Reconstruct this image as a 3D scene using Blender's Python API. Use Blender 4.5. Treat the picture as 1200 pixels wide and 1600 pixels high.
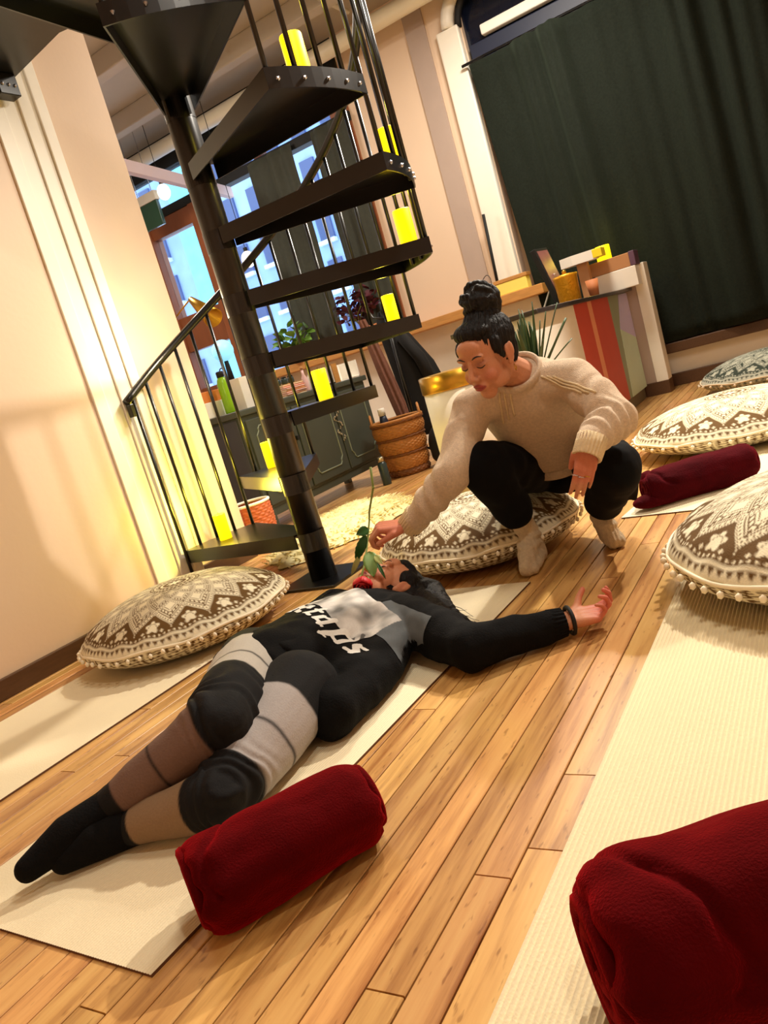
import bpy, bmesh, math, random
import numpy as np
from mathutils import Vector, Matrix, noise
from mathutils.bvhtree import BVHTree
for o in list(bpy.data.objects): bpy.data.objects.remove(o)
SC = bpy.context.scene
COL = SC.collection
PI = math.pi
rnd = random.Random(7)

# ------------------------------------------------------------------ camera
CAM = Vector((0, 0, 0.76)); FPX = 1205.0
MR = np.array([[0.83357369, 0.47694031, -0.27871643],
               [-0.15007003, -0.29005708, -0.94516976],
               [-0.53163324, 0.82969562, -0.1702095]])
cd = bpy.data.cameras.new('camera'); cam = bpy.data.objects.new('camera', cd); COL.objects.link(cam)
r_, u_, b_ = MR[0], -MR[1], -MR[2]
cam.matrix_world = Matrix(((r_[0], u_[0], b_[0], CAM.x), (r_[1], u_[1], b_[1], CAM.y), (r_[2], u_[2], b_[2], CAM.z), (0, 0, 0, 1)))
cd.sensor_fit = 'VERTICAL'; cd.sensor_height = 36; cd.lens = 36 * FPX / 1600; cd.clip_start = .02; cd.clip_end = 200
SC.camera = cam

# ------------------------------------------------------------------ world, lights, exposure
SC.view_settings.view_transform = 'Standard'; SC.view_settings.look = 'None'
SC.view_settings.gamma = 1; SC.view_settings.use_curve_mapping = False
SC.view_settings.exposure = 0.0
w = bpy.data.worlds.new('world'); SC.world = w; w.use_nodes = True
bg = w.node_tree.nodes['Background']; bg.inputs[0].default_value = (.66, .80, 1, 1); bg.inputs[1].default_value = 3.2

def light(name, kind, loc, energy, color, size=.1, aim=None, spot=None, blend=.4):
    l = bpy.data.lights.new(name, kind); l.energy = energy; l.color = color
    if kind == 'AREA': l.size = size
    else: l.shadow_soft_size = size
    if spot: l.spot_size = math.radians(spot); l.spot_blend = blend
    o = bpy.data.objects.new(name, l); COL.objects.link(o); o.location = loc
    if aim is not None:
        o.rotation_euler = (Vector(aim) - Vector(loc)).to_track_quat('-Z', 'Y').to_euler()
    return o
WARM = (1, .80, .52); WARMW = (1, .905, .77)
light('overhead_fill_area', 'AREA', (-.6, 1.9, 3.5), 30, WARMW, .6, (-1.0, 1.9, 0))  # weak unseen area fill added overhead
light('ceiling_area_light_back', 'AREA', (-1.4, 5.3, 3.5), 110, WARMW, .6, (-1.8, 5.0, 0))
light('track_spot_right', 'SPOT', (.3, 4.6, 3.5), 620, WARMW, .05, (-.9, 1.6, 0), 85)
light('track_spot_mid', 'SPOT', (-1.5, 5.0, 3.5), 330, WARMW, .05, (-1.1, 1.9, 0), 62)
light('front_fill_spot', 'SPOT', (.6, .6, 3.4), 80, WARMW, .08, (-1.3, 2.6, .3), 80)  # unseen fill spot, added to brighten the view from the front
light('wall_glow_light', 'POINT', (-2.60, 2.72, 1.20), 6, WARM, .02)
light('landing_light', 'AREA', (-5.0, 4.6, 3.3), 60, WARMW, .6, (-4.6, 5.2, 0))

# ------------------------------------------------------------------ pixel helpers: a pixel of the photograph and a depth give a point
def ray(x, y):
    return MR.T @ np.array([(x - 600) / FPX, (y - 800) / FPX, 1.0])
def at(x, y, Y):
    d = ray(x, y); return CAM + Vector(d) * (Y / d[1])
def on(x, y, z=0.0):
    d = ray(x, y); return CAM + Vector(d) * ((z - CAM.z) / d[2])

# ------------------------------------------------------------------ materials
def nt(name):
    m = bpy.data.materials.new(name); m.use_nodes = True
    return m, m.node_tree.nodes, m.node_tree.links, m.node_tree.nodes['Principled BSDF']
def S(c): # srgb 0-255 -> linear
    return tuple(((v / 255) / 12.92 if v / 255 <= .04045 else ((v / 255 + .055) / 1.055) ** 2.4) for v in c) + (1,)
def mat(name, c, rough=.6, metal=0, noise_s=0, noise_a=.15, bump=0, bump_s=60, emit=None, es=1, spec=None, sheen=0, stretch=None, trans=0):
    m, N, L, B = nt(name)
    c = S(c); B.inputs['Base Color'].default_value = c; B.inputs['Roughness'].default_value = rough; B.inputs['Metallic'].default_value = metal
    if spec is not None: B.inputs['Specular IOR Level'].default_value = spec
    if sheen:
        B.inputs['Sheen Weight'].default_value = sheen; B.inputs['Sheen Tint'].default_value = tuple(min(1, v / max(c[:3])) for v in c[:3]) + (1,)
    if trans: B.inputs['Transmission Weight'].default_value = trans
    tc = N.new('ShaderNodeTexCoord'); mp = N.new('ShaderNodeMapping'); L.new(tc.outputs['Object'], mp.inputs[0])
    if stretch: mp.inputs['Scale'].default_value = stretch
    n = N.new('ShaderNodeTexNoise'); n.inputs['Scale'].default_value = noise_s or 8; n.inputs['Detail'].default_value = 5; L.new(mp.outputs[0], n.inputs[0])
    mx = N.new('ShaderNodeMix'); mx.data_type = 'RGBA'; a = noise_a if noise_s else .06
    mx.inputs[6].default_value = tuple(v * (1 - a) for v in c[:3]) + (1,); mx.inputs[7].default_value = tuple(min(1, v * (1 + a)) for v in c[:3]) + (1,)
    L.new(n.outputs[0], mx.inputs[0]); L.new(mx.outputs[2], B.inputs['Base Color'])
    if bump:
        n2 = N.new('ShaderNodeTexNoise'); n2.inputs['Scale'].default_value = bump_s; n2.inputs['Detail'].default_value = 4; L.new(mp.outputs[0], n2.inputs[0])
        bp = N.new('ShaderNodeBump'); bp.inputs['Strength'].default_value = bump; bp.inputs['Distance'].default_value = .01; L.new(n2.outputs[0], bp.inputs['Height']); L.new(bp.outputs[0], B.inputs['Normal'])
    if emit:
        B.inputs['Emission Color'].default_value = S(emit); B.inputs['Emission Strength'].default_value = es
    return m
def vcol_mat(name, rough=.8, bump=0, bump_s=200, sheen=0, spec=.3):
    m, N, L, B = nt(name)
    a = N.new('ShaderNodeAttribute'); a.attribute_name = 'tint'
    n = N.new('ShaderNodeTexNoise'); n.inputs['Scale'].default_value = bump_s; n.inputs['Detail'].default_value = 3
    tc = N.new('ShaderNodeTexCoord'); L.new(tc.outputs['Object'], n.inputs[0])
    mx = N.new('ShaderNodeMix'); mx.data_type = 'RGBA'; mx.blend_type = 'MULTIPLY'; mx.inputs[0].default_value = .25
    L.new(a.outputs[0], mx.inputs[6]); L.new(n.outputs[0], mx.inputs[7]); L.new(mx.outputs[2], B.inputs['Base Color'])
    B.inputs['Roughness'].default_value = rough; B.inputs['Specular IOR Level'].default_value = spec
    if sheen: B.inputs['Sheen Weight'].default_value = sheen
    if bump:
        bp = N.new('ShaderNodeBump'); bp.inputs['Strength'].default_value = bump; bp.inputs['Distance'].default_value = .004; L.new(n.outputs[0], bp.inputs['Height']); L.new(bp.outputs[0], B.inputs['Normal'])
    return m

M = {}
M['wall'] = mat('cream plaster wall', (230, 204, 178), .55, noise_s=3, noise_a=.03, bump=.05, bump_s=40)
M['taupe'] = mat('taupe post paint and wall shadow', (178, 158, 146), .6)
M['white'] = mat('white painted wood', (244, 238, 224), .45)
M['baseb'] = mat('dark wood baseboard', (84, 56, 34), .45, noise_s=14, noise_a=.4, stretch=(8, 1, 8))
M['ledge'] = mat('orange oak ledge', (196, 140, 76), .4, noise_s=10, noise_a=.3, stretch=(1, 8, 8))
M['ceil'] = mat('grey ceiling panel', (186, 176, 160), .8, noise_s=4, noise_a=.12)
M['pipe'] = mat('cream painted pipe', (232, 222, 196), .4)
M['pinkbar'] = mat('pale pink painted bar', (236, 216, 220), .5)
M['black'] = mat('satin black painted steel', (7, 7, 9), .3, noise_s=30, noise_a=.25, spec=.6)
M['blackmatte'] = mat('matte black', (10, 10, 11), .7)
M['screw'] = mat('bright bolt steel', (200, 200, 205), .25, metal=1)
M['curtain'] = mat('dark green velvet curtain', (27, 32, 26), .85, noise_s=60, noise_a=.5, bump=.3, bump_s=180, sheen=.06, spec=.1)
M['curtain2'] = mat('grey green curtain', (50, 52, 42), .8, noise_s=30, noise_a=.3, sheen=.1)
M['navy'] = mat('navy window head panel', (26, 34, 58), .5)
M['nightglass'] = mat('dark window glass', (20, 26, 44), .12)
M['doorwood'] = mat('brown stained window frame wood', (136, 76, 42), .45, noise_s=12, noise_a=.3, stretch=(1, 1, .2))
M['redwood'] = mat('red painted mullion', (120, 40, 30), .5)
M['brick'] = mat('pale blue stone facade', (150, 176, 226), .8, noise_s=1.2, noise_a=.25)
M['cyanstone'] = mat('pale cyan stone pier', (134, 214, 240), .8, noise_s=2, noise_a=.2)
M['bwin'] = mat('slate blue far window', (70, 84, 122), .3)
M['bsill'] = mat('pale far window sill', (222, 230, 250), .7)
M['glass'] = mat('clear window glass', (235, 245, 255), .02, trans=1)
M['mat'] = mat('cream yoga mat foam', (237, 223, 188), .75, noise_s=5, noise_a=.05, bump=.15, bump_s=250)
M['matedge'] = mat('brown mat underside', (96, 60, 34), .7)
M['candle'] = mat('glowing yellow wax', (255, 228, 16), .5, emit=(255, 214, 6), es=1.35)
M['flame'] = mat('candle flame', (255, 180, 60), .5, emit=(255, 190, 80), es=6)
M['cab'] = mat('dark green grey painted cabinet', (66, 72, 64), .45, noise_s=6, noise_a=.12)
M['cabside'] = mat('slate painted cabinet side', (56, 60, 70), .45)
M['cabline'] = mat('pale rubbed moulding', (128, 138, 120), .45)
M['silver'] = mat('silver filigree', (205, 200, 180), .3, metal=1)
M['wicker'] = mat('woven brown wicker', (176, 116, 56), .6, noise_s=40, noise_a=.4)
M['wicker2'] = mat('dark wicker weave', (120, 72, 34), .6, noise_s=40, noise_a=.4)
M['red'] = mat('dark red plush blanket', (66, 2, 4), .92, noise_s=16, noise_a=.6, bump=.3, bump_s=300, sheen=.5, spec=.05)
M['redf'] = mat('far dark red plush blanket', (58, 2, 9), .9, noise_s=12, noise_a=.8, bump=.4, bump_s=220, sheen=.2, spec=.08)
M['gold'] = mat('brushed brass', (206, 160, 60), .3, metal=.9)
M['terracotta'] = mat('terracotta', (196, 120, 70), .7)
M['yellowpot'] = mat('hammered gold tin', (232, 166, 30), .35, metal=.5, bump=.5, bump_s=60)
M['lime'] = mat('lime green bottle plastic', (140, 196, 30), .3)
M['leafr'] = mat('dark burgundy foliage', (76, 22, 34), .6, noise_s=20, noise_a=.5)
M['leaf'] = mat('bright green foliage', (110, 150, 60), .5, noise_s=20, noise_a=.4)
M['leafd'] = mat('dark green spiky leaf', (52, 74, 40), .45, noise_s=12, noise_a=.4)
M['leafp'] = mat('pale rose leaf underside', (176, 190, 120), .5)
M['leafrose'] = mat('rose leaf', (30, 84, 26), .4, noise_s=20, noise_a=.3)
M['stem'] = mat('green rose stem', (120, 136, 60), .5, noise_s=30, noise_a=.3)
M['rose'] = mat('red rose petal', (196, 16, 28), .5, noise_s=30, noise_a=.2)
M['mura'] = mat('coral red paint', (206, 84, 66), .5)
M['murb'] = mat('peach paint', (240, 160, 120), .5)
M['murg'] = mat('sage green paint', (150, 160, 128), .5)
M['mintlight'] = mat('mint light on sage', (204, 226, 200), .5)
M['muro'] = mat('olive brown paint', (120, 108, 84), .5)
M['paper'] = mat('white paper', (246, 242, 232), .7)
M['carton'] = mat('brown cardboard', (182, 130, 84), .7)
M['purple'] = mat('plum box end', (96, 66, 86), .6)
M['photo'] = mat('pink brown picture print', (150, 96, 96), .35, noise_s=9, noise_a=.6)
M['fluff'] = mat('cream fluffy rug pile', (246, 232, 176), .95, noise_s=14, noise_a=.12, sheen=.5)
M['coatb'] = mat('black coat cloth', (12, 11, 12), .85)
M['scarf'] = mat('brown heather scarf', (116, 76, 62), .9, noise_s=40, noise_a=.35)
M['teal'] = mat('dark teal bottle', (44, 62, 66), .3)
M['orange'] = mat('orange paper', (222, 130, 60), .6)
M['bookred'] = mat('red orange notebooks', (226, 104, 66), .6)
M['ochre'] = mat('ochre board', (232, 176, 80), .6)
M['blueglow'] = mat('pale blue lamp globe', (150, 220, 250), .4, emit=(130, 215, 250), es=1.0)
M['whiteglow'] = mat('frosted lit globe', (250, 246, 236), .4, emit=(255, 246, 230), es=1.6)
M['exitg'] = mat('dark green glass sign', (36, 62, 46), .2)
M['ink'] = mat('dark ink', (40, 36, 40), .6)
M['inkr'] = mat('red ink', (190, 50, 60), .6)
M['pom'] = mat('cream pompom yarn', (246, 234, 206), .95, sheen=.3)
M['mandala'] = vcol_mat('printed mandala cotton', .85, .3, 260)

# ------------------------------------------------------------------ mesh helpers
def link(name, me, m=None, parent=None, loc=None, rot=None):
    o = bpy.data.objects.new(name, me); COL.objects.link(o)
    if m is not None:
        if isinstance(m, (list, tuple)):
            for k in m: me.materials.append(k)
        elif not me.materials: me.materials.append(m)
    if parent is not None: o.parent = parent
    if loc is not None: o.location = loc
    if rot is not None: o.rotation_euler = rot
    return o
def empty(name, loc=(0, 0, 0), rz=0):
    o = bpy.data.objects.new(name, None); COL.objects.link(o); o.location = loc; o.rotation_euler = (0, 0, rz); o.empty_display_size = .1
    return o
def tag(o, label=None, cat=None, group=None, kind=None):
    if label: o['label'] = label
    if cat: o['category'] = cat
    if group: o['group'] = group
    if kind: o['kind'] = kind
    return o
def smooth(me):
    me.polygons.foreach_set('use_smooth', [True] * len(me.polygons)); return me
class MB:
    def __init__(s): s.b = bmesh.new()
    def box(s, lo, hi, bev=0, mtx=None):
        c = [(a + b) / 2 for a, b in zip(lo, hi)]; d = [abs(b - a) for a, b in zip(lo, hi)]
        r = bmesh.ops.create_cube(s.b, size=1, matrix=Matrix.Translation(c) @ Matrix.Diagonal((d[0], d[1], d[2], 1)))
        vs = r['verts']
        if bev:
            es = list({e for v in vs for e in v.link_edges})
            rr = bmesh.ops.bevel(s.b, geom=es, offset=bev, segments=2, affect='EDGES', profile=.5)
            vs = list({v for f in rr['faces'] for v in f.verts} | {v for v in vs if v.is_valid})
        if mtx is not None: bmesh.ops.transform(s.b, matrix=mtx, verts=vs)
        return s
    def tube(s, p0, p1, r0, r1=None, n=12, caps=True):
        p0 = Vector(p0); p1 = Vector(p1); r1 = r0 if r1 is None else r1
        d = p1 - p0; L = d.length
        mt = Matrix.Translation((p0 + p1) / 2) @ d.to_track_quat('Z', 'Y').to_matrix().to_4x4()
        bmesh.ops.create_cone(s.b, cap_ends=caps, segments=n, radius1=r0, radius2=r1, depth=L, matrix=mt)
        return s
    def sph(s, c, r, sub=2, sc=(1, 1, 1)):
        bmesh.ops.create_icosphere(s.b, subdivisions=sub, radius=1, matrix=Matrix.Translation(c) @ Matrix.Diagonal((r * sc[0], r * sc[1], r * sc[2], 1)))
        return s
    def prism(s, pts, z0, z1):  # polygon in xy extruded in z
        a = [s.b.verts.new((p[0], p[1], z0)) for p in pts]; b = [s.b.verts.new((p[0], p[1], z1)) for p in pts]
        n = len(pts); s.b.faces.new(a[::-1]); s.b.faces.new(b)
        for i in range(n): s.b.faces.new((a[i], a[(i + 1) % n], b[(i + 1) % n], b[i]))
        return s
    def lathe(s, prof, n=32, c=(0, 0, 0)):
        rings = []
        for r, z in prof:
            rings.append([s.b.verts.new((c[0] + r * math.cos(2 * PI * k / n), c[1] + r * math.sin(2 * PI * k / n), c[2] + z)) for k in range(n)])
        for a, b in zip(rings, rings[1:]):
            for k in range(n): s.b.faces.new((a[k], a[(k + 1) % n], b[(k + 1) % n], b[k]))
        s.b.faces.new(rings[0][::-1]); s.b.faces.new(rings[-1])
        return s
    def path(s, pts, r, n=8, closed=False):
        pts = [Vector(p) for p in pts]; N_ = len(pts); rings = []
        up = Vector((0, 0, 1)); prev = None
        for i, p in enumerate(pts):
            a = pts[(i - 1) % N_] if (closed or i > 0) else p; b = pts[(i + 1) % N_] if (closed or i < N_ - 1) else p
            t = (b - a).normalized()
            x = t.cross(up if prev is None else prev)
            if x.length < 1e-4: x = t.cross(Vector((1, 0, 0)))
            x.normalize(); y = x.cross(t).normalized() if prev is None else x.cross(t).normalized()
            prev = y
            rr = r[i] if isinstance(r, (list, tuple)) else r
            rings.append([s.b.verts.new(p + x * math.cos(2 * PI * k / n) * rr + y * math.sin(2 * PI * k / n) * rr) for k in range(n)])
        pr = list(zip(rings, rings[1:])) + ([(rings[-1], rings[0])] if closed else [])
        for a, b in pr:
            for k in range(n): s.b.faces.new((a[k], a[(k + 1) % n], b[(k + 1) % n], b[k]))
        if not closed: s.b.faces.new(rings[0][::-1]); s.b.faces.new(rings[-1])
        return s
    def mesh(s, name, sm=False):
        bmesh.ops.recalc_face_normals(s.b, faces=s.b.faces)
        me = bpy.data.meshes.new(name); s.b.to_mesh(me); s.b.free()
        if sm: smooth(me)
        return me
    def build(s, name, m, parent=None, sm=False, loc=None, rot=None):
        return link(name, s.mesh(name, sm), m, parent, loc, rot)
def bx(name, lo, hi, m, parent=None, bev=0):
    return MB().box(lo, hi, bev).build(name, m, parent)
def grid_mesh(name, P, closed_u=False, closed_v=False):
    nu, nv = len(P), len(P[0]); V = [tuple(p) for r in P for p in r]; F = []
    for i in range(nu if closed_u else nu - 1):
        for j in range(nv if closed_v else nv - 1):
            a, b = i, (i + 1) % nu; c, d = j, (j + 1) % nv
            F.append((a * nv + c, b * nv + c, b * nv + d, a * nv + d))
    me = bpy.data.meshes.new(name); me.from_pydata(V, [], F); me.update(); return me
def auto_sm(o, ang=35):
    me = o.data; smooth(me)
    try: me.set_sharp_from_angle(angle=math.radians(ang))
    except Exception: pass
    return o

# ================================================================== SETTING
FY = 6.68; CZ = 3.72; WX = -2.83
def struct(name, lo, hi, m, parent=None, bev=0):
    o = bx(name, lo, hi, m, parent, bev)
    if parent is None: o['kind'] = 'structure'
    return o
# floor: sub-floor with separate boards
floor = struct('floor', (-8, -1.6, -.06), (2.2, FY + .2, -.018), M['blackmatte'])
def plank_mat():
    m, N, L, B = nt('honey maple floor board')
    oi = N.new('ShaderNodeObjectInfo'); tc = N.new('ShaderNodeTexCoord'); mp = N.new('ShaderNodeMapping')
    L.new(tc.outputs['Object'], mp.inputs[0]); mp.inputs['Scale'].default_value = (26, 1.6, 1)
    off = N.new('ShaderNodeVectorMath'); off.operation = 'SCALE'; off.inputs['Scale'].default_value = 31.0
    cmb = N.new('ShaderNodeCombineXYZ'); L.new(oi.outputs['Random'], cmb.inputs[1]); L.new(oi.outputs['Random'], cmb.inputs[0]); L.new(cmb.outputs[0], off.inputs[0]); L.new(off.outputs[0], mp.inputs['Location'])
    n = N.new('ShaderNodeTexNoise'); n.inputs['Scale'].default_value = 1.0; n.inputs['Detail'].default_value = 8; n.inputs['Roughness'].default_value = .62; L.new(mp.outputs[0], n.inputs[0])
    r = N.new('ShaderNodeValToRGB'); e = r.color_ramp.elements
    e[0].position = .30; e[0].color = S((150, 92, 44)); e[1].position = .52; e[1].color = S((216, 164, 98))
    k = r.color_ramp.elements.new(.75); k.color = S((232, 188, 118)); L.new(n.outputs[0], r.inputs[0])
    # small dark flecks
    mp2 = N.new('ShaderNodeMapping'); L.new(tc.outputs['Object'], mp2.inputs[0]); mp2.inputs['Scale'].default_value = (90, 22, 1); L.new(off.outputs[0], mp2.inputs['Location'])
    n2 = N.new('ShaderNodeTexNoise'); n2.inputs['Scale'].default_value = 1; n2.inputs['Detail'].default_value = 2; L.new(mp2.outputs[0], n2.inputs[0])
    r2 = N.new('ShaderNodeValToRGB'); r2.color_ramp.elements[0].position = .28; r2.color_ramp.elements[0].color = (.35, .22, .12, 1); r2.color_ramp.elements[1].position = .36; r2.color_ramp.elements[1].color = (1, 1, 1, 1); L.new(n2.outputs[0], r2.inputs[0])
    mu = N.new('ShaderNodeMix'); mu.data_type = 'RGBA'; mu.blend_type = 'MULTIPLY'; mu.inputs[0].default_value = .6; L.new(r.outputs[0], mu.inputs[6]); L.new(r2.outputs[0], mu.inputs[7])
    hs = N.new('ShaderNodeHueSaturation'); mr = N.new('ShaderNodeMapRange'); L.new(oi.outputs['Random'], mr.inputs[0]); mr.inputs[3].default_value = .80; mr.inputs[4].default_value = 1.12
    mh = N.new('ShaderNodeMath'); mh.operation = 'MULTIPLY'; mh.inputs[1].default_value = 7.31; L.new(oi.outputs['Random'], mh.inputs[0])
    fr = N.new('ShaderNodeMath'); fr.operation = 'FRACT'; L.new(mh.outputs[0], fr.inputs[0])
    mr2 = N.new('ShaderNodeMapRange'); L.new(fr.outputs[0], mr2.inputs[0]); mr2.inputs[3].default_value = .492; mr2.inputs[4].default_value = .508
    L.new(mu.outputs[2], hs.inputs['Color']); L.new(mr.outputs[0], hs.inputs['Value']); L.new(mr2.outputs[0], hs.inputs['Hue']); L.new(hs.outputs[0], B.inputs['Base Color'])
    B.inputs['Roughness'].default_value = .34; B.inputs['Coat Weight'].default_value = .15; B.inputs['Coat Roughness'].default_value = .2
    bp = N.new('ShaderNodeBump'); bp.inputs['Strength'].default_value = .12; bp.inputs['Distance'].default_value = .003; L.new(n.outputs[0], bp.inputs['Height']); L.new(bp.outputs[0], B.inputs['Normal'])
    return m
M['plank'] = plank_mat()
PW = .0627
pl_cache = {}
def plank_mesh(L):
    L = round(L, 2)
    if L not in pl_cache:
        g = .0015; c = .0014; h = .018; x1 = PW - g
        mb = MB(); b = mb.b
        prof = [(g, 0), (g, h - c), (g + c, h), (x1 - c, h), (x1, h - c), (x1, 0)]
        a = [b.verts.new((x, g, z)) for x, z in prof]; d = [b.verts.new((x, L - g, z)) for x, z in prof]
        for i in range(5): b.faces.new((a[i], a[i + 1], d[i + 1], d[i]))
        b.faces.new(a); b.faces.new(d[::-1])
        pl_cache[L] = mb.mesh('plank'); pl_cache[L].materials.append(M['plank'])
    return pl_cache[L]
joints = {}
for (jx, jy) in [(672, 1107), (905, 1212), (774, 1368), (600, 1556), (145, 1580), (870, 1330)]:
    p = on(jx, jy); joints.setdefault(int(math.floor((p.x + .531) / PW)), []).append(round(p.y, 2))
rest = MB()
nplank = 0
for k in range(-74, 24):
    x0 = -.531 + PW * k
    if not -5.2 < x0 < .9: continue
    cuts = [.15]
    if k in joints: cuts += sorted(joints[k])
    y = cuts[-1]
    rk = random.Random(k * 13 + 5)
    y += rk.uniform(.9, 3.0) if k not in joints else rk.uniform(1.6, 2.8)
    while y < FY - .3: cuts.append(round(y, 2)); y += rk.uniform(1.8, 3.2)
    cuts.append(FY)
    for a, b in zip(cuts, cuts[1:]):
        mid = (x0, (a + b) / 2)
        vis = (-2.85 < x0 < .12 and a < 3.2) or (x0 > -3.3 and x0 < -.25)
        # outside the frame on the right: keep joined
        if vis and not (x0 > -.30 and a > 1.9) and nplank < 296:
            o = link('plank', plank_mesh(b - a), None, floor, (x0, a, -.018)); nplank += 1
        else:
            g = .0011; rest.box((x0 + g, a + g, -.018), (x0 + PW - g, b - g, 0))
o = rest.build('plank_field', M['plank'], floor); o['kind'] = 'stuff'
# areas never in view (behind the camera, far side) get a plain wood slab
struct('floor_edge', (.91, -1.5, -.018), (2.0, FY, 0), M['plank'])
struct('floor_back', (-2.83, -1.5, -.018), (.91, .15, 0), M['plank'])
struct('ceiling', (-8, -1.6, CZ), (2.2, FY + .3, CZ + .1), M['ceil'])
wl = struct('wall_left', (WX - .3, -1.5, 0), (WX, 2.56, CZ), M['wall'])
struct('wall_left_recess', (WX - .3, 2.56, 0), (WX - .08, 3.135, CZ), M['wall'])
tr = MB()
for i, (a, b, d) in enumerate([(2.37, 2.44, .010), (2.44, 2.52, .003), (2.52, 2.60, .012), (2.60, 2.66, .022)]):
    tr.box((WX - .09, a, 0), (WX + d, b, CZ - .02), .004)
t = tr.build('trim_1', M['white']); t['kind'] = 'structure'
struct('baseboard_left', (WX, -1.5, 0), (WX + .022, 2.37, .078), M['baseb'], None, .004)
struct('baseboard_recess', (WX - .08, 2.66, 0), (WX - .055, 3.14, .09), M['baseb'], None, .003)
struct('wall_right', (2.0, -1.5, 0), (2.2, FY, CZ), M['wall'])
struct('wall_back', (-3.1, -1.6, 0), (2.2, -1.5, CZ), M['wall'])
struct('wall_alcove', (-8, 3.0, 0), (-7.9, FY, CZ), M['wall'])
struct('wall_alcove_back', (-8, 2.9, 0), (WX - .29, 3.0, CZ), M['wall'])
# facade wall: pieces around the street window
struct('wall_front_low', (-8, FY, 0), (-3.42, FY + .25, 1.07), M['wall'])
struct('wall_front_mid', (-3.42, FY, 0), (-2.23, FY + .25, CZ), M['wall'])
struct('wall_front_right', (-2.23, FY + .12, 0), (2.2, FY + .3, CZ), M['wall'])
struct('wall_front_top', (-8, FY, 3.5), (-3.42, FY + .25, CZ), M['blackmatte'])
struct('wall_shadow_stripe', (-2.71, FY - .02, 1.1), (-2.53, FY + .001, CZ), M['taupe'])  # coloured shadow on the wall, painted in as a taupe strip
struct('trim_3', (-2.44, FY - .06, 1.1), (-2.24, FY + .10, 3.28), M['white'], None, .015)
# arch surround above trim_3
arc = MB(); pts = []
for i in range(13):
    a = PI - i / 12 * PI / 2; pts.append((-1.55 + .78 * math.cos(a), FY - .04, 3.28 + .42 * math.sin(a)))
arc.path(pts, .055, 8); o = arc.build('trim_4', M['white'], None, True); o['kind'] = 'structure'
arc = MB(); arc.path([(p[0] + .085, p[1] + .02, p[2] - .02) for p in pts], .03, 8); o = arc.build('trim_5', M['blackmatte'], None, True); o['kind'] = 'structure'
struct('window_2', (-2.24, FY + .06, 2.9), (2.0, FY + .10, CZ), M['nightglass'])
struct('trim_6', (-2.20, FY - .02, 2.90), (1.9, FY + .06, 3.09), M['navy'], None, .008)
# ledge / sill with front apron
led = struct('trim_7', (-5.3, FY - .28, 1.02), (-2.0, FY, 1.10), M['ledge'], None, .006)
struct('trim_8', (-5.3, FY - .06, .0), (-2.0, FY, 1.02), M['white'])
struct('baseboard_front', (-2.0, FY - .06, 0), (1.9, FY + .12, .10), M['baseb'], None, .004)
struct('trim_9', (-2.0, FY - .02, .10), (1.9, FY + .12, .27), M['white'])
struct('trim_10', (-2.0, FY - .12, .27), (1.9, FY + .12, .35), M['baseb'], None, .006)

# street window: wood frames, panes
win = empty('window_1', (-4.9, FY, 1.07)); tag(win, kind='structure')
def wpart(name, lo, hi, m, bev=.006):
    mb = MB().box([a - b for a, b in zip(lo, (-4.9, FY, 1.07))], [a - b for a, b in zip(hi, (-4.9, FY, 1.07))], bev)
    return mb.build(name, m, win)
wpart('frame_rail', (-7.9, FY - .03, 3.0), (-3.42, FY + .1, 3.09), M['blackmatte'])
wpart('frame_rail', (-7.9, FY - .03, 3.42), (-3.42, FY + .1, 3.52), M['blackmatte'])
wpart('frame_rail', (-6.5, FY - .02, 2.82), (-5.30, FY + .1, 3.0), M['doorwood'])
wpart('frame_rail', (-6.5, FY - .02, 1.58), (-5.30, FY + .1, 1.96), M['doorwood'])
wpart('frame_rail', (-6.5, FY - .02, 1.07), (-5.30, FY + .1, 1.16), M['doorwood'])
wpart('frame_post', (-5.52, FY - .05, 1.07), (-5.30, FY + .12, 3.0), M['doorwood'])
wpart('frame_post', (-6.5, FY - .05, 1.07), (-6.14, FY + .12, 3.0), M['doorwood'])
wpart('frame_post', (-4.56, FY - .02, 1.07), (-4.47, FY + .1, 3.42), M['redwood'])
wpart('frame_post', (-3.62, FY - .02, 1.07), (-3.42, FY + .1, 3.42), M['doorwood'])
wpart('frame_rail', (-5.3, FY - .02, 2.62), (-3.42, FY + .1, 2.66), M['blackmatte'])
for a, b, z0, z1 in [(-6.14, -5.52, 1.96, 2.82), (-6.14, -5.52, 1.16, 1.58), (-5.3, -4.56, 1.10, 2.62), (-4.47, -3.62, 1.10, 2.62), (-6.5, -5.3, 3.09, 3.42), (-5.3, -4.5, 3.09, 3.42), (-4.5, -3.6, 3.09, 3.42)]:
    wpart('pane', (a, FY + .04, z0), (b, FY + .046, z1), M['glass'], 0)

# ---------------- building across the street
bl = empty('city_building', (-24, 30, 0)); tag(bl, 'pale blue stone office building seen through the street window', 'building')
def bpart(name, lo, hi, m, bev=0):
    return MB().box([a - b for a, b in zip(lo, (-24, 30, 0))], [a - b for a, b in zip(hi, (-24, 30, 0))], bev).build(name, m, bl)
bpart('wall', (-44, 30, -3), (-6, 34, 22), M['brick'])
bpart('pier', (-25.6, 29.6, -3), (-24.0, 30, 22), M['cyanstone']); bpart('pier', (-15.0, 29.6, -3), (-13.8, 30, 22), M['cyanstone'])
wm = MB().box((0, -.08, 0), (.72, .1, 1.25), 0).mesh('far_window'); wm.materials.append(M['bwin'])
sm_ = MB().box((-.08, -.25, -.18), (.80, .0, -.02), 0).mesh('far_sill'); sm_.materials.append(M['bsill'])
for i in range(21):
    for j in range(10):
        x = -40 + i * 1.55
        if -26.3 < x < -24.0: continue
        f = link('far_window', wm, None, bl, (x + 24, -.05, .6 + j * 2.1)); link('far_sill', sm_, None, f, (0, 0, 0))

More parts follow.
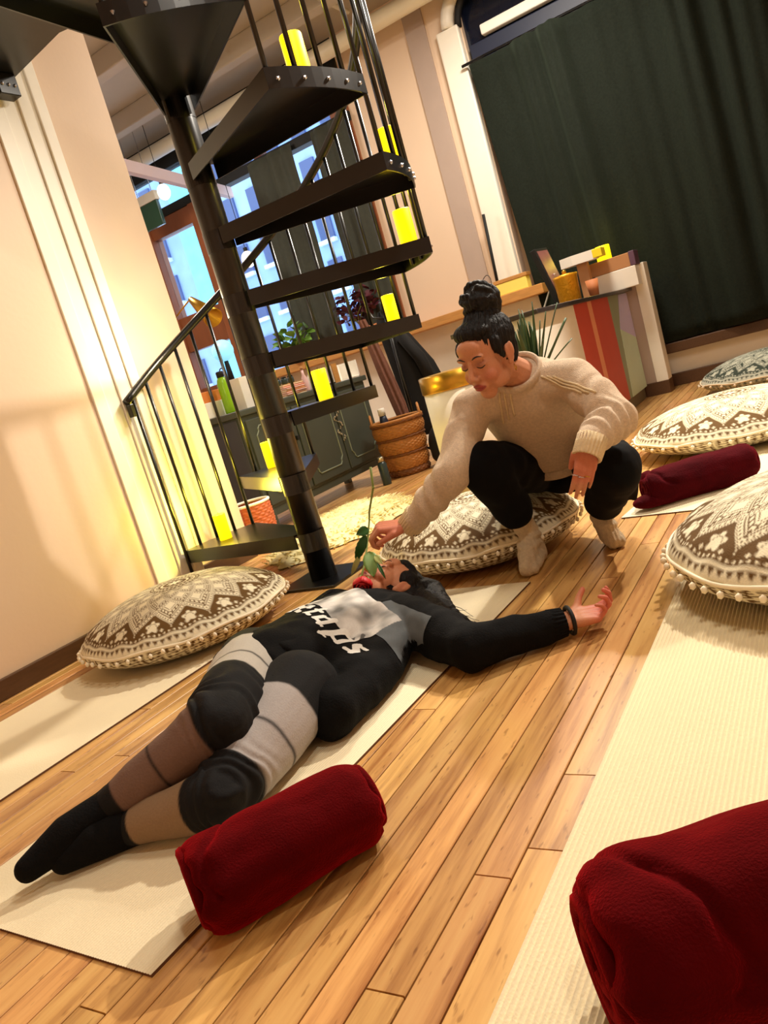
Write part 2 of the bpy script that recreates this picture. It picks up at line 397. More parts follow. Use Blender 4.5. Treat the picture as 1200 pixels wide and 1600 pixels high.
# ---------------- ceiling fittings
def single(name, label, cat, mb, m, sm=False, group=None):
    o = mb.build(name, m, None, sm); tag(o, label, cat, group); return o
single('ceiling_pipe', 'thick cream pipe running along the ceiling at the street wall', 'pipe', MB().tube((-7.8, FY - .3, 3.50), (1.9, FY - .3, 3.50), .07, n=20), M['pipe'], True)
o = MB(); o.tube((-2.95, .5, 3.6), (-2.95, 6.2, 3.6), .02); single('ceiling_conduit', 'thin grey conduit along the ceiling above the stair', 'pipe', o, M['pipe'], True)
o = MB(); o.tube((-7, 4.4, 3.62), (1.5, 4.4, 3.62), .022); single('cross_conduit', 'thin pale conduit crossing the ceiling', 'pipe', o, M['pipe'], True)
for i, y in enumerate((4.9, 5.8)):
    single('ceiling_beam', ['dark ceiling beam nearer the staircase', 'dark ceiling beam next to the street window'][i], 'beam', MB().box((-7.9, y, CZ - .16), (1.9, y + .12, CZ), .01), M['ceil'])
A, B_ = on(203, 262, 2.9), on(290, 284, 2.9); dd = (B_ - A)
single('hanging_bar', 'pale pink hanging bar behind the stair column', 'bar', MB().box((-.03, 0, -.05), (.03, dd.length * 2.4, .05), .005, Matrix.Translation(A - dd * .4) @ Matrix.Rotation(math.atan2(-dd.x, dd.y), 4, 'Z')), M['pinkbar'])
p = at(262, 175, 4.6); q = at(290, 290, 4.6)
single('sprinkler_drop', 'thin red vertical sprinkler pipe left of the stair column', 'pipe', MB().tube((p.x, 4.6, CZ), (p.x, 4.6, q.z - .1), .012), mat('red painted pipe', (140, 20, 24), .5), True)
p = at(236, 335, 6.2)
t = empty('exit_sign', (p.x, 6.2, p.z)); tag(t, 'dark green glass sign hanging by the street window frame', 'sign')
MB().box((-.16, -.02, -.14), (.14, .02, .10), .004).build('panel', M['exitg'], t); MB().box((-.17, -.03, .10), (.15, .03, .19), .004).build('housing', M['ceil'], t)
MB().tube((-.1, 0, .19), (-.1, 0, CZ - p.z), .004).tube((.1, 0, .19), (.1, 0, CZ - p.z), .004).build('hanger', M['screw'], t)
# blind roller in the right window
single('roller_blind', 'rolled cream blind above the dark green curtain', 'blind', MB().box((-2.07, FY - .05, 3.11), (.9, FY + .02, 3.19), .012), M['paper'])

# ---------------- curtains
def curtain(name, x0, x1, z0, z1, y, folds, m, label, lean=0, amp=.035):
    n = int((x1 - x0) / .012); P = []
    for i in range(n + 1):
        x = x0 + (x1 - x0) * i / n; row = []
        for j in range(25):
            t = j / 24; z = z1 + (z0 - z1) * t
            d = 0
            for c, wdt, a in folds: d += a * math.exp(-((x - c - .03 * t * math.sin(c * 7)) / (wdt * (1 + .5 * t))) ** 2)
            d += amp * .35 * math.sin(x * 31 + 2.2 * math.sin(x * 7) + t * .6) * (.4 + .6 * t) + .010 * noise.noise((x * 9, z * 4, 1.7))
            row.append((x + lean * t * (1 - (x - x0) / (x1 - x0)), y - d, z))
        P.append(row)
    me = smooth(grid_mesh(name, P)); o = link(name, me, m); md = o.modifiers.new('s', 'SOLIDIFY'); md.thickness = .006
    return tag(o, label, 'curtain')
fr_ = [(at(x, y, FY).x, w_, a_) for x, y, w_, a_ in [(828, 120, .05, .05), (845, 120, .04, .07), (870, 120, .04, .08), (890, 130, .05, .10), (935, 60, .06, .03), (1060, 100, .06, .09), (1090, 100, .05, .08), (1140, 100, .05, .08), (1170, 60, .05, .07), (1195, 60, .06, .07)]]
curtain('velvet_curtain', -2.21, .75, .36, 2.93, FY - .10, fr_, M['curtain'], 'wide dark green velvet curtain covering the right window', lean=.14)
single('curtain_rod', 'thin black rod holding the wide green curtain', 'rod', MB().tube((-2.27, FY - .10, 2.945), (.8, FY - .10, 2.945), .012), M['black'], True)
curtain('street_curtain', -4.62, -4.08, 1.12, 3.05, FY - .075, [(-4.5, .05, .03), (-4.32, .05, .035), (-4.16, .04, .03)], M['curtain2'], 'grey green curtain panel left of the narrow gap in the street window', amp=.05)
curtain('street_curtain', -3.84, -3.44, 1.12, 3.05, FY - .075, [(-3.74, .05, .03), (-3.56, .05, .035)], M['curtain2'], 'grey green curtain panel beside the cream wall', amp=.05)
# ================================================================== SPIRAL STAIR
PX, PY, SR = -2.007, 2.535, .80
RIS, Z0 = .2509, -.034
st = empty('spiral_staircase', (PX, PY, 0)); tag(st, 'black steel spiral staircase with round centre column and open wedge treads', 'staircase')
MB().tube((0, 0, 0), (0, 0, CZ), .057, n=40).build('centre_column', M['black'], st, True)
MB().box((-.15, -.15, 0), (.15, .15, .012), .003).build('base_plate', M['black'], st)
def tread_mesh():
    mb = MB(); W = math.radians(15.3); th = .006; lip = .062
    def wedge(inset, z0, z1):
        pts = [(.05, -.055 + inset), ]
        n = 10
        pts = [(.04, -.06 + inset)] + [((SR - inset) * math.cos(a), (SR - inset) * math.sin(a)) for a in [(-W + inset * 1.3) + (2 * W - inset * 2.6) * i / n for i in range(n + 1)]] + [(.04, .06 - inset)]
        return mb.prism(pts, z0, z1)
    wedge(0, -th, 0)
    # lips: two sides and outer edge, 6 mm plate
    def plate(p, q, t=.006):
        p = Vector(p); q = Vector(q); d = (q - p).normalized(); nrm = Vector((-d.y, d.x, 0)) * t
        c = [p, q, q + nrm, p + nrm]; mb.prism([(v.x, v.y) for v in c], -lip, -th)
    a0, a1 = -W, W
    plate((.04, -.06, 0), (SR * math.cos(a0), SR * math.sin(a0), 0)); plate((SR * math.cos(a1), SR * math.sin(a1), 0), (.04, .06, 0))
    n = 10
    for i in range(n):
        u, v = a0 + (a1 - a0) * i / n, a0 + (a1 - a0) * (i + 1) / n
        plate((SR * math.cos(u), SR * math.sin(u), 0), (SR * math.cos(v), SR * math.sin(v), 0))
    mb.tube((0, 0, -.08), (0, 0, .0), .0585, n=32)
    return mb.mesh('tread')
TM = tread_mesh(); TM.materials.append(M['black'])
BOLT = MB().sph((0, 0, 0), .0075, 1).mesh('bolt'); BOLT.materials.append(M['screw'])
def tang(k): return math.radians(192.23 - 29.76 * k)
NT = 9
bal_cache = {}
for k in range(1, NT + 1):
    a = tang(k); z = Z0 + RIS * k
    t = link('tread', TM, None, st, (0, 0, z), (0, 0, a))
    for s in (-1, -.45, .1, .6, 1):
        aa = s * math.radians(12.5); link('bolt', BOLT, None, t, ((SR + .002) * math.cos(aa), (SR + .002) * math.sin(aa), -.035))
# balusters: four per tread, from the tread edge up to the handrail
RB = SR - .012
def railz(a_deg): # helix through the tread positions
    k = (192.23 - a_deg) / 29.76; return Z0 + RIS * k + .90
def hz(a_deg):
    k = (192.23 - a_deg) / 29.76; return k
a_list = [178.0 - 7.44 * i for i in range(0, 37)]
for i, ad in enumerate(a_list):
    k = int(math.floor((192.23 + 14.88 - ad) / 29.76)); k = max(1, k)
    zt = Z0 + RIS * k; zr = railz(ad)
    if i == 0: zt -= .17
    L = round(zr - zt, 3)
    if L not in bal_cache:
        bal_cache[L] = MB().tube((0, 0, -.05), (0, 0, L - .01), .0085, n=10).mesh('baluster', True); bal_cache[L].materials.append(M['black'])
    ar = math.radians(ad)
    link('baluster', bal_cache[L], None, st, (RB * math.cos(ar), RB * math.sin(ar), zt))
pts = [(RB * math.cos(math.radians(ad)), RB * math.sin(math.radians(ad)), railz(ad)) for ad in np.arange(181, -93, -3.0)]
MB().path(pts, .019, 10).build('handrail', M['black'], st, True)
MB().box((-.013, -.013, -.03), (.013, .013, .03), .004).build('bracket', M['black'], st, False, (RB * math.cos(math.radians(180)), RB * math.sin(math.radians(180)), .92))
# upper landing plate over the top left
LZ = Z0 + RIS * 10
lp = MB().prism([(-2.80 - PX, 1.55 - PY), (-1.55 - PX, 1.55 - PY), (-1.62 - PX, 2.10 - PY), (.0, -.03), (-.075, .03), (-2.40 - PX, 2.46 - PY), (-2.80 - PX, 2.51 - PY)], -.09, 0)
lp.build('landing_plate', M['black'], st, False, (0, 0, LZ))
br = MB().box((-.03, -.05, -.09), (.03, .05, 0), .004).build('bracket', M['black'], st, False, (-2.78 - PX, 2.44 - PY, LZ - .09))
for dy in (-.03, .0, .03): link('bolt', BOLT, None, br, (.032, dy, -.05))

# ---------------- candles
candle_pf = MB().lathe([(.035, 0), (.036, .004), (.036, .143), (.034, .147), (.028, .143)], 28).mesh('candle', True); candle_pf.materials.append(M['candle'])
wick = MB().tube((0, 0, .14), (0, 0, .158), .0015, n=6).mesh('wick'); wick.materials.append(M['blackmatte'])
def candle(loc, s, label, group='yellow pillar candles', e=1.0):
    t = empty('pillar_candle', loc); t.scale = (s, s, s); tag(t, label, 'candle', group)
    link('wax_body', candle_pf, None, t); link('wick', wick, None, t)
    light('candle_light', 'POINT', (loc[0], loc[1], loc[2] + .2 * s), e, (1, .80, .07), .03)
    return t
def on_tread(k, px_, py_):
    p = on(px_, py_, Z0 + RIS * k) ; return (p.x, p.y, Z0 + RIS * k)
names = {1: 'yellow pillar candle on the lowest stair tread', 2: 'yellow pillar candle on the second stair tread by the column', 3: 'yellow pillar candle on the third stair tread before the cabinet',
         4: 'yellow pillar candle on the fourth stair tread beside the coats', 5: 'yellow pillar candle on the fifth stair tread at the balusters', 6: 'yellow pillar candle on the sixth stair tread against the cream wall', 7: 'topmost yellow pillar candle, on the seventh stair tread'}
offs = {1: (4, .64), 2: (2, .70), 3: (0, .62), 4: (-11, .70), 5: (-6, .735), 6: (9, .745), 7: (2, .68)}
for k in range(1, 8):
    da, rr = offs[k]; a = tang(k) + math.radians(da)
    candle((PX + rr * math.cos(a), PY + rr * math.sin(a), Z0 + RIS * k), [1, .85, .9, 1.0, .8, 1.0, 1.05, 1.05][k], names[k], e=[0, 10, 3.5, 1.2, 1.2, 1.2, 1.2, 1.2][k])

# ================================================================== MATS
def yoga_mat(x0, y0, x1, y1, ang, label, Lm=1.60, W=.62, pitch=.0065, z=0, rib=.0006):
    # corner (x0,y0) near right, runs along +y turned by ang
    n = int(abs(W) / pitch) * 4; T = .005
    V = []; F = []
    xs = [-W + W * i / n for i in range(n + 1)]
    for y in (0, Lm):
        for i, x in enumerate(xs): V.append((x, y, T + rib * math.cos(i * PI / 2)))
    for i in range(n): F.append((i, i + 1, n + 1 + i + 1, n + 1 + i))
    b = len(V); V += [(-W, 0, 0), (0, 0, 0), (-W, Lm, 0), (0, Lm, 0)]
    F += [tuple(range(n, -1, -1)) + (b, b + 1), tuple(range(n + 1, 2 * n + 2)) + (b + 3, b + 2), (0, n + 1, b + 2, b), (n, b + 1, b + 3, 2 * n + 1)]
    me = bpy.data.meshes.new('yoga_mat'); me.from_pydata(V, [], F); me.update()
    me.materials.append(M['mat']); me.materials.append(M['matedge'])
    for p in list(me.polygons)[-4:]: p.material_index = 1
    o = link('yoga_mat', me); o.location = (x0, y0, z); o.rotation_euler = (0, 0, ang); tag(o, label, 'yoga mat', 'cream yoga mats in a row')
    return o
yoga_mat(-1.009, .591, 0, 0, math.atan2(-(-.948 + 1.009), 2.184 - .591), 'cream yoga mat under the lying person in black', Lm=1.60, W=.64)
yoga_mat(-1.98, .45, 0, 0, math.radians(-1.5), 'cream yoga mat by the left wall, running under a patterned cushion', Lm=1.45, W=.62, z=.0003)
yoga_mat(-.468 + .64, .45, 0, 0, 0, 'ribbed cream yoga mat at the right edge, near blanket lying on it', Lm=1.62, W=.64, rib=.0022, pitch=.0086)
yoga_mat(-.80 + .70, 2.79 - .09, 0, 0, math.radians(-8), 'far cream yoga mat behind the crouching woman, dark blanket on it', Lm=1.5, W=.7)

# ================================================================== FLOOR CUSHIONS
def sst(e0, e1, x): t = np.clip((x - e0) / (e1 - e0), 0, 1); return t * t * (3 - 2 * t)
def mandala(r, th, N=16):
    """1 = cream, 0 = brown print; r in 0..1 over the top face"""
    w_ = .006
    c = np.zeros_like(r)
    def put(c, mask, val): return c * (1 - mask) + val * mask
    def band(x, lo, hi): return sst(lo - w_, lo + w_, x) * (1 - sst(hi - w_, hi + w_, x))
    u = (th * N / (2 * np.pi)) % 1.0
    a = np.abs(u - .5) * 2          # 0 petal centre, 1 petal boundary
    b = 1 - a
    # outer border rows
    c = put(c, band(r, .945, 1.1), 1.0)
    ph_ = np.abs(((th * N * 6 / (2 * np.pi)) % 1) - .5) * 2
    c = put(c, band(r, .957, .990) * (1 - sst(.35, .6, ph_ * .5 + (r - .957) * 14)), 0.0)
    c = put(c, band(r, .935, .945), 1.0)
    dots = lambda n, rc, rad, asp: 1 - sst(rad * .8, rad * 1.2, np.sqrt((((th * n / (2 * np.pi)) % 1 - .5) * (2 * np.pi * rc / n)) ** 2 + ((r - rc) * asp) ** 2))
    c = put(c, dots(N * 8, .917, .010, 1), 1.0)
    # flowers standing on the border between the petal tips
    fx = np.where(u > .5, u - 1, u) * (2 * np.pi * .82 / N); fy = r - .835
    ang = np.arctan2(fy, fx); rad = np.sqrt(fx ** 2 + fy ** 2)
    fl = .055 + .012 * np.cos(5 * ang + np.pi / 2)
    c = put(c, 1 - sst(fl - w_, fl + w_, rad), 1.0)
    c = put(c, band(rad, .030, .036) * (fy < .0), 0.0)
    c = put(c, dots(N * 2, .885, .013, 1), 1.0)
    # big pointed petals, three tiers, each half a petal out of step
    for R0, dp, ww, sh in ((.885, .20, .062, 0), (.70, .17, .05, .5), (.53, .14, .042, 0), (.37, .11, .034, .5)):
        uu = (u + sh) % 1.0; aa = np.abs(uu - .5) * 2
        edge = R0 - dp * aa ** .62 + .02 * np.sin(aa * np.pi)
        inside = 1 - sst(edge - w_, edge + w_, r)
        c = put(c, inside, 1.0)
        c = put(c, band(r - edge, -ww * .28, -ww * .16), 0.0)
        c = put(c, band(r - edge, -ww * 1.25, -ww), 0.0)
        # dotted row inside the band
        ph = np.abs(((aa * 7) % 1) - .5) * 2
        c = put(c, band(r - edge, -ww * .72, -ww * .46) * (ph > .45) * 1.0, 0.0)
        inner = edge - ww * 1.5
        c = put(c, 1 - sst(inner - w_, inner + w_, r), 0.0)
        # comb of small teeth
        c = put(c, band(r - edge, -ww * 2.3, -ww * 1.75) * ((((aa * 9) % 1) > .4) * 1.0), 1.0)
        inner2 = edge - ww * 2.5
        c = put(c, 1 - sst(inner2 - w_, inner2 + w_, r), 1.0)
        c = put(c, band(r - edge, -ww * 3.1, -ww * 2.9), 0.0)
    c = put(c, 1 - sst(.215, .225, r), 0.0)
    for rc, n in ((.20, 36), (.15, 24)): c = put(c, dots(n, rc, .010, 1), 1.0)
    c = put(c, band(r, .165, .18), 1.0); c = put(c, band(r, .10, .12), 1.0)
    c = put(c, 1 - sst(.05 + .02 * np.cos(8 * th) - w_, .05 + .02 * np.cos(8 * th) + w_, r), 1.0)
    return c
def cushion_mesh(R=.46, zs=.092, Ht=.120, nth=448, seed=0, brown=(104, 74, 30), cream=(246, 236, 204)):
    th = np.linspace(0, 2 * np.pi, nth, endpoint=False)
    rows = []
    nr = 130
    for i in range(nr): rows.append(('t', (i + .5) / nr))
    for i in range(26): rows.append(('b', 1 - i / 25 * .9))
    V = []; Cc = []
    for kind, q in rows:
        q_ = q
        wob = .5 * np.sin(th * 5 + seed) + .3 * np.sin(th * 9 + 1 + seed) + .25 * np.sin(th * 17 + 2)
        if kind == 't':
            r = R * (q ** .93); rr = r + 0 * th
            z = zs + Ht * (1 - q ** 2.4) ** .72 + .004 * wob * q ** 2 + .004 * np.sin(th * 24) * np.exp(-((q - .93) / .05) ** 2)
            m = mandala(np.full_like(th, q), th)
        else:
            t = (1 - q) / .9
            rr = R * (1 - .0 * t) * (np.cos(t * np.pi / 2) ** .35 if t < 1 else 0) + 0 * th
            rr = R * (1 + .012 * np.sin(t * 2.2) - (t ** 3.6) * .42) * (1 + .008 * np.sin(th * 24 + 1) * (t > 0) * (t < .6)) + 0 * th
            z = np.full_like(th, zs * (1 - t ** 1.5)) + .003 * wob * (1 - t)
            nz = np.sin(th * 61 + q * 90) + np.sin(th * 37 - q * 60 + 2) + np.sin(q * 120 + th * 5) * .9 + np.sin(th * 83 - 1)
            m = sst(-.3, .1, nz)
            if t < .10: m = np.ones_like(th)
        V.append(np.stack([rr * np.cos(th), rr * np.sin(th), np.maximum(z, 0)], 1)); Cc.append(m)
    V = np.concatenate(V); m = np.concatenate(Cc)[:, None]
    nrow = len(rows)
    idx = np.arange(nrow * nth).reshape(nrow, nth)
    a = idx[:-1]; b = idx[1:]; a2 = np.roll(a, -1, 1); b2 = np.roll(b, -1, 1)
    F = np.stack([a, b, b2, a2], -1).reshape(-1, 4).tolist()
    F.append(list(range(nth))); F.append(list(idx[-1][::-1]))
    me = bpy.data.meshes.new('cover'); me.from_pydata(V.tolist(), [], F); me.update()
    col = np.array(S(cream)[:3]) * m + np.array(S(brown)[:3]) * (1 - m)
    at_ = me.color_attributes.new('tint', 'FLOAT_COLOR', 'POINT')
    at_.data.foreach_set('color', np.concatenate([col, np.ones((len(col), 1))], 1).astype(np.float32).ravel())
    me.materials.append(M['mandala']); smooth(me)
    return me
CM = cushion_mesh(); CM2 = cushion_mesh(nth=300, brown=(66, 76, 66), cream=(214, 216, 196), seed=2)
pomm = MB().sph((0, 0, 0), .0092, 1).mesh('pompom', True); pomm.materials.append(M['pom'])
trimm = MB().path([(.463 * math.cos(a), .463 * math.sin(a), .090 + .004 * math.sin(a * 9)) for a in np.linspace(0, 2 * PI, 97)[:-1]], .005, 6, True).mesh('braid', True); trimm.materials.append(M['pom'])
def cushion(x, y, rz, label, npom=58, me=CM, scale=(1, 1, 1), tilt=(0, 0), z=0.006):
    t = empty('floor_cushion', (x, y, z)); t.rotation_euler = (tilt[0], tilt[1], rz); t.scale = scale
    tag(t, label, 'cushion', 'round mandala floor cushions')
    link('cover', me, None, t); link('braid', trimm, None, t)
    for i in range(npom):
        a = 2 * PI * i / npom + rnd.uniform(-.01, .01)
        link('pompom', pomm, None, t, (.476 * math.cos(a), .476 * math.sin(a), .077 + .004 * math.sin(a * 5) + rnd.uniform(-.003, .003)))
    return t
cushion(-2.263, 1.975, .1, 'round brown and cream mandala cushion against the left wall', scale=(.85, .85, 1.05))
cushion(-1.28, 2.60, .3, 'round brown mandala cushion under the crouching woman', scale=(.83, .83, 1.05))
cushion(-.03, 2.08, .7, 'nearest round mandala cushion with white pompoms, at the right edge', scale=(.97, .97, 1.15))
cushion(-.49, 3.95, .2, 'round mandala cushion behind the far rolled blanket', npom=40)
cushion(-.40, 5.66, .9, 'farthest mandala cushion, greyer, below the velvet curtain', npom=30, me=CM2)

# ================================================================== BLANKET ROLLS
def roll(name, p0, p1, r, label, m, seed=0, z=None, flat=.93, lobes=3, taper=0):
    p0 = Vector(p0); p1 = Vector(p1); d = p1 - p0; L = d.length
    t = empty(name, (p0 + p1) / 2); t.rotation_euler = (0, 0, math.atan2(d.y, d.x)); tag(t, label, 'blanket')
    # body: lathe-like with spiral end folds
    P = []; nu, nv = 64, 96
    for i in range(nu + 1):
        s = i / nu; x = (s - .5) * L
        e = min(s, 1 - s) * L / (r * .55)
        f = math.sqrt(max(0, 1 - (1 - min(1, e)) ** 2)) * .30 + .70
        if i in (0, nu): f = .45
        row = []
        for j in range(nv):
            a = 2 * PI * j / nv
            n_ = noise.noise((x * 7 + seed, math.cos(a) * 1.3, math.sin(a) * 1.3 + seed)) * .10 + noise.noise((x * 18 + seed, math.cos(a) * 3, math.sin(a) * 3)) * .035
            step = .07 * ((a / (2 * PI) + .12 * s + seed * .1) % 1.0)
            fold = -.10 * math.exp(-((s - (.2 + .13 * math.sin(a * 1.5 + seed))) / .025) ** 2) * (math.cos(a - 1.2) > -.2)
            rr = r * f * (1 + n_ + step + fold) * (1 - taper * s)
            y = rr * math.cos(a); zz = rr * math.sin(a) * flat
            row.append((x + .012 * noise.noise((a * 2, s * 9, seed)), y, max(zz, -r * .86)))
        P.append(row)
    me = grid_mesh(name, P, False, True)
    bm = bmesh.new(); bm.from_mesh(me); bm.verts.ensure_lookup_table()
    bm.faces.new([bm.verts[j] for j in range(nv)][::-1]); bm.faces.new([bm.verts[nu * nv + j] for j in range(nv)])
    bmesh.ops.recalc_face_normals(bm, faces=bm.faces); bm.to_mesh(me); bm.free()
    o = link('blanket_body', smooth(me), m, t, (0, 0, r * .86))
    # spiral end folds
    for s_ in (-1, 1):
        sp = MB(); pts = []; rad = []
        for i in range(44):
            a = i / 43 * 2 * PI * 2.2; q = r * (.80 - .62 * i / 43) * (1 - taper * (s_ > 0)); pts.append((s_ * (L / 2 - .004), q * math.cos(a + seed), q * math.sin(a + seed) * .9)); rad.append(r * .115)
        sp.path(pts, rad, 8); sp.build('end_fold', m, t, True, (0, 0, r * .86))
    return t
t = roll('rolled_blanket', (-.985, .690, 0), (-.805, .955, 0), .084, 'rolled dark red plush blanket on the floor beside the lying person\'s legs', M['red'], 1, taper=.16)
t2 = roll('rolled_blanket', (-.318, .655, 0.006), (-.02, .86, 0.006), .104, 'largest rolled red blanket, cut off by the bottom right corner', M['red'], 4)
t3 = roll('rolled_blanket', (-.71, 2.89, 0.006), (-.36, 3.11, 0.006), .075, 'dark red rolled blanket on the far mat behind the crouching woman', M['redf'], 2)
MB().sph((0, 0, 0), .06, 3, (1.2, .8, .45)).build('loose_corner', M['redf'], t3, True, (-.20, -.03, .03))
# ================================================================== FIGURES
def cv(x, y, z):  # direction given as image right, image down, away from camera -> world
    return Vector(MR.T @ np.array([x, y, z]))
class Blob:
    """closed primitives that are fused into ONE continuous surface with a voxel remesh"""
    def __init__(s): s.b = bmesh.new()
    def ell(s, c, r, basis=None, seg=20):
        m = Matrix.Translation(Vector(c)) @ (basis.to_4x4() if basis is not None else Matrix.Identity(4)) @ Matrix.Diagonal((r[0], r[1], r[2], 1))
        bmesh.ops.create_uvsphere(s.b, u_segments=seg, v_segments=seg // 2 + 2, radius=1, matrix=m); return s
    def limb(s, pts, rad, seg=16, ball=True):
        pts = [Vector(p) for p in pts]
        for i, (p, r) in enumerate(zip(pts, rad)):
            bmesh.ops.create_uvsphere(s.b, u_segments=seg, v_segments=10, radius=r, matrix=Matrix.Translation(p))
            if i:
                q = pts[i - 1]; d = p - q
                if d.length < 1e-5: continue
                mt = Matrix.Translation((p + q) / 2) @ d.to_track_quat('Z', 'Y').to_matrix().to_4x4()
                bmesh.ops.create_cone(s.b, cap_ends=True, segments=seg, radius1=rad[i - 1], radius2=r, depth=d.length, matrix=mt)
        return s
    def loft(s, rings, n=28):
        R_ = []
        for c, U, V_ in rings:
            R_.append([s.b.verts.new(Vector(c) + Vector(U) * math.cos(2 * PI * k / n) + Vector(V_) * math.sin(2 * PI * k / n)) for k in range(n)])
        for a, b in zip(R_, R_[1:]):
            for k in range(n): s.b.faces.new((a[k], a[(k + 1) % n], b[(k + 1) % n], b[k]))
        s.b.faces.new(R_[0][::-1]); s.b.faces.new(R_[-1]); return s
    def fuse(s, name, voxel, sm=4, fac=.5):
        bmesh.ops.recalc_face_normals(s.b, faces=s.b.faces)
        me = bpy.data.meshes.new(name); s.b.to_mesh(me); s.b.free()
        o = bpy.data.objects.new(name, me); COL.objects.link(o)
        md = o.modifiers.new('r', 'REMESH'); md.mode = 'VOXEL'; md.voxel_size = voxel; md.use_smooth_shade = True
        md2 = o.modifiers.new('s', 'SMOOTH'); md2.iterations = sm; md2.factor = fac
        dg = bpy.context.evaluated_depsgraph_get(); ev = o.evaluated_get(dg)
        out = bpy.data.meshes.new_from_object(ev); out.name = name
        bpy.data.objects.remove(o); smooth(out); return out
def verts_np(me):
    a = np.empty(len(me.vertices) * 3, np.float32); me.vertices.foreach_get('co', a); return a.reshape(-1, 3)
def set_verts(me, v): me.vertices.foreach_set('co', v.astype(np.float32).ravel()); me.update()
def tint(me, col):
    a = me.color_attributes.new('tint', 'FLOAT_COLOR', 'POINT')
    a.data.foreach_set('color', np.concatenate([col, np.ones((len(col), 1))], 1).astype(np.float32).ravel())
LC = lambda c: np.array(S(c)[:3])
def displace(me, scale, amt, seed=0, aniso=(1, 1, 1)):
    v = verts_np(me); nrm = np.array([tuple(x.normal) for x in me.vertices])
    d = np.array([noise.noise((p[0] * scale * aniso[0] + seed, p[1] * scale * aniso[1], p[2] * scale * aniso[2])) for p in v])
    set_verts(me, v + nrm * (d * amt)[:, None])

M['skin'] = vcol_mat('skin', .5, .12, 300)
M['skin'].node_tree.nodes['Principled BSDF'].inputs['Subsurface Weight'].default_value = .12
M['skin'].node_tree.nodes['Principled BSDF'].inputs['Subsurface Radius'].default_value = (.02, .008, .004)
M['hair'] = mat('dark brown black hair', (12, 8, 8), .58, noise_s=90, noise_a=.5, bump=.8, bump_s=120, spec=.28, stretch=(1, 1, .25))
M['sweater'] = mat('beige wool knit', (226, 203, 176), .95, noise_s=120, noise_a=.28, bump=.7, bump_s=420, sheen=.3)
M['rib'] = mat('pale beige rib knit', (226, 204, 164), .95, noise_s=120, noise_a=.2, bump=.5, bump_s=400, sheen=.3)
M['sock'] = mat('oatmeal rib sock', (204, 186, 156), .95, noise_s=90, noise_a=.25, bump=.5, bump_s=300, sheen=.2)
M['trou'] = mat('black trouser cloth', (9, 9, 11), .9, spec=.15)
M['sweatb'] = mat('black sweatshirt fleece', (11, 11, 12), .92, noise_s=60, noise_a=.4, bump=.3, bump_s=240, spec=.15)
M['legg'] = vcol_mat('patched leggings', .85, .25, 240)
M['print'] = vcol_mat('chest print', .75, 0)
M['dark'] = mat('dark lash and brow hair', (34, 20, 18), .6)

def hand(B, w0, d, n, right, curls, thumb=(.5, .3), s=1.0, spread=.10, palm_curl=0.0, fin_r=1.0):
    """adds palm, four fingers and thumb to blob B; w0 wrist, d towards fingers, n palm normal"""
    d = d.normalized(); n = (n - d * n.dot(d)).normalized(); t = d.cross(n) if right else n.cross(d)
    P = lambda a, b, c=0: w0 + (d * a + t * b + n * c) * s
    # palm: fan of capsules, back of the hand slightly domed
    for b, L, r in ((.026, .082, .0135), (.009, .086, .014), (-.009, .082, .0135), (-.026, .074, .0125)):
        B.limb([P(-.012, b * .55), P(.03, b * .85, .002), P(L, b, 0)], [.0185 * s, .0165 * s, r * s * .86], 12)
    tips = []
    for i, (b, L, lens, r) in enumerate(((.027, .084, (.040, .025, .020), .0082), (.009, .089, (.044, .028, .021), .0085), (-.0095, .085, (.041, .026, .020), .008), (-.0265, .076, (.032, .020, .018), .007))):
        c1, c2, c3 = curls[i]; p = P(L, b); ang = 0; pts = [P(L - .012, b), p]; rr = [r * s * 1.08, r * s * 1.12]
        sd = (t * (b * spread / .027))
        for ln, c, rk in zip(lens, (c1, c2, c3), (1.0, .93, .80)):
            ang += math.radians(c)
            dr = ((d * math.cos(ang) + n * math.sin(ang)) + sd * math.cos(ang)).normalized()
            p = p + dr * ln * s; pts.append(p); rr.append(r * s * rk)
        B.limb(pts, [q * fin_r for q in rr], 12); tips.append((pts[-1], (pts[-1] - pts[-2]).normalized(), rr[-1]))
    # thumb leaves the side of the palm near its base
    a, c = thumb
    p0 = P(.012, .022, .004); p1 = P(.036, .040, .010)
    t1 = (d * math.cos(a) + t * math.sin(a) * (1 - c) + n * c).normalized()
    p2 = p1 + t1 * .032 * s; t2 = (t1 + d * .25 + n * c * .3 - t * .15).normalized(); p3 = p2 + t2 * .027 * s
    B.limb([p0, p1, p2, p3], [.0155 * s, .013 * s, .0102 * s, .0085 * s], 12); tips.append((p3, t2, .0085 * s))
    return tips
def nails(tips, n, parent, m):
    pass
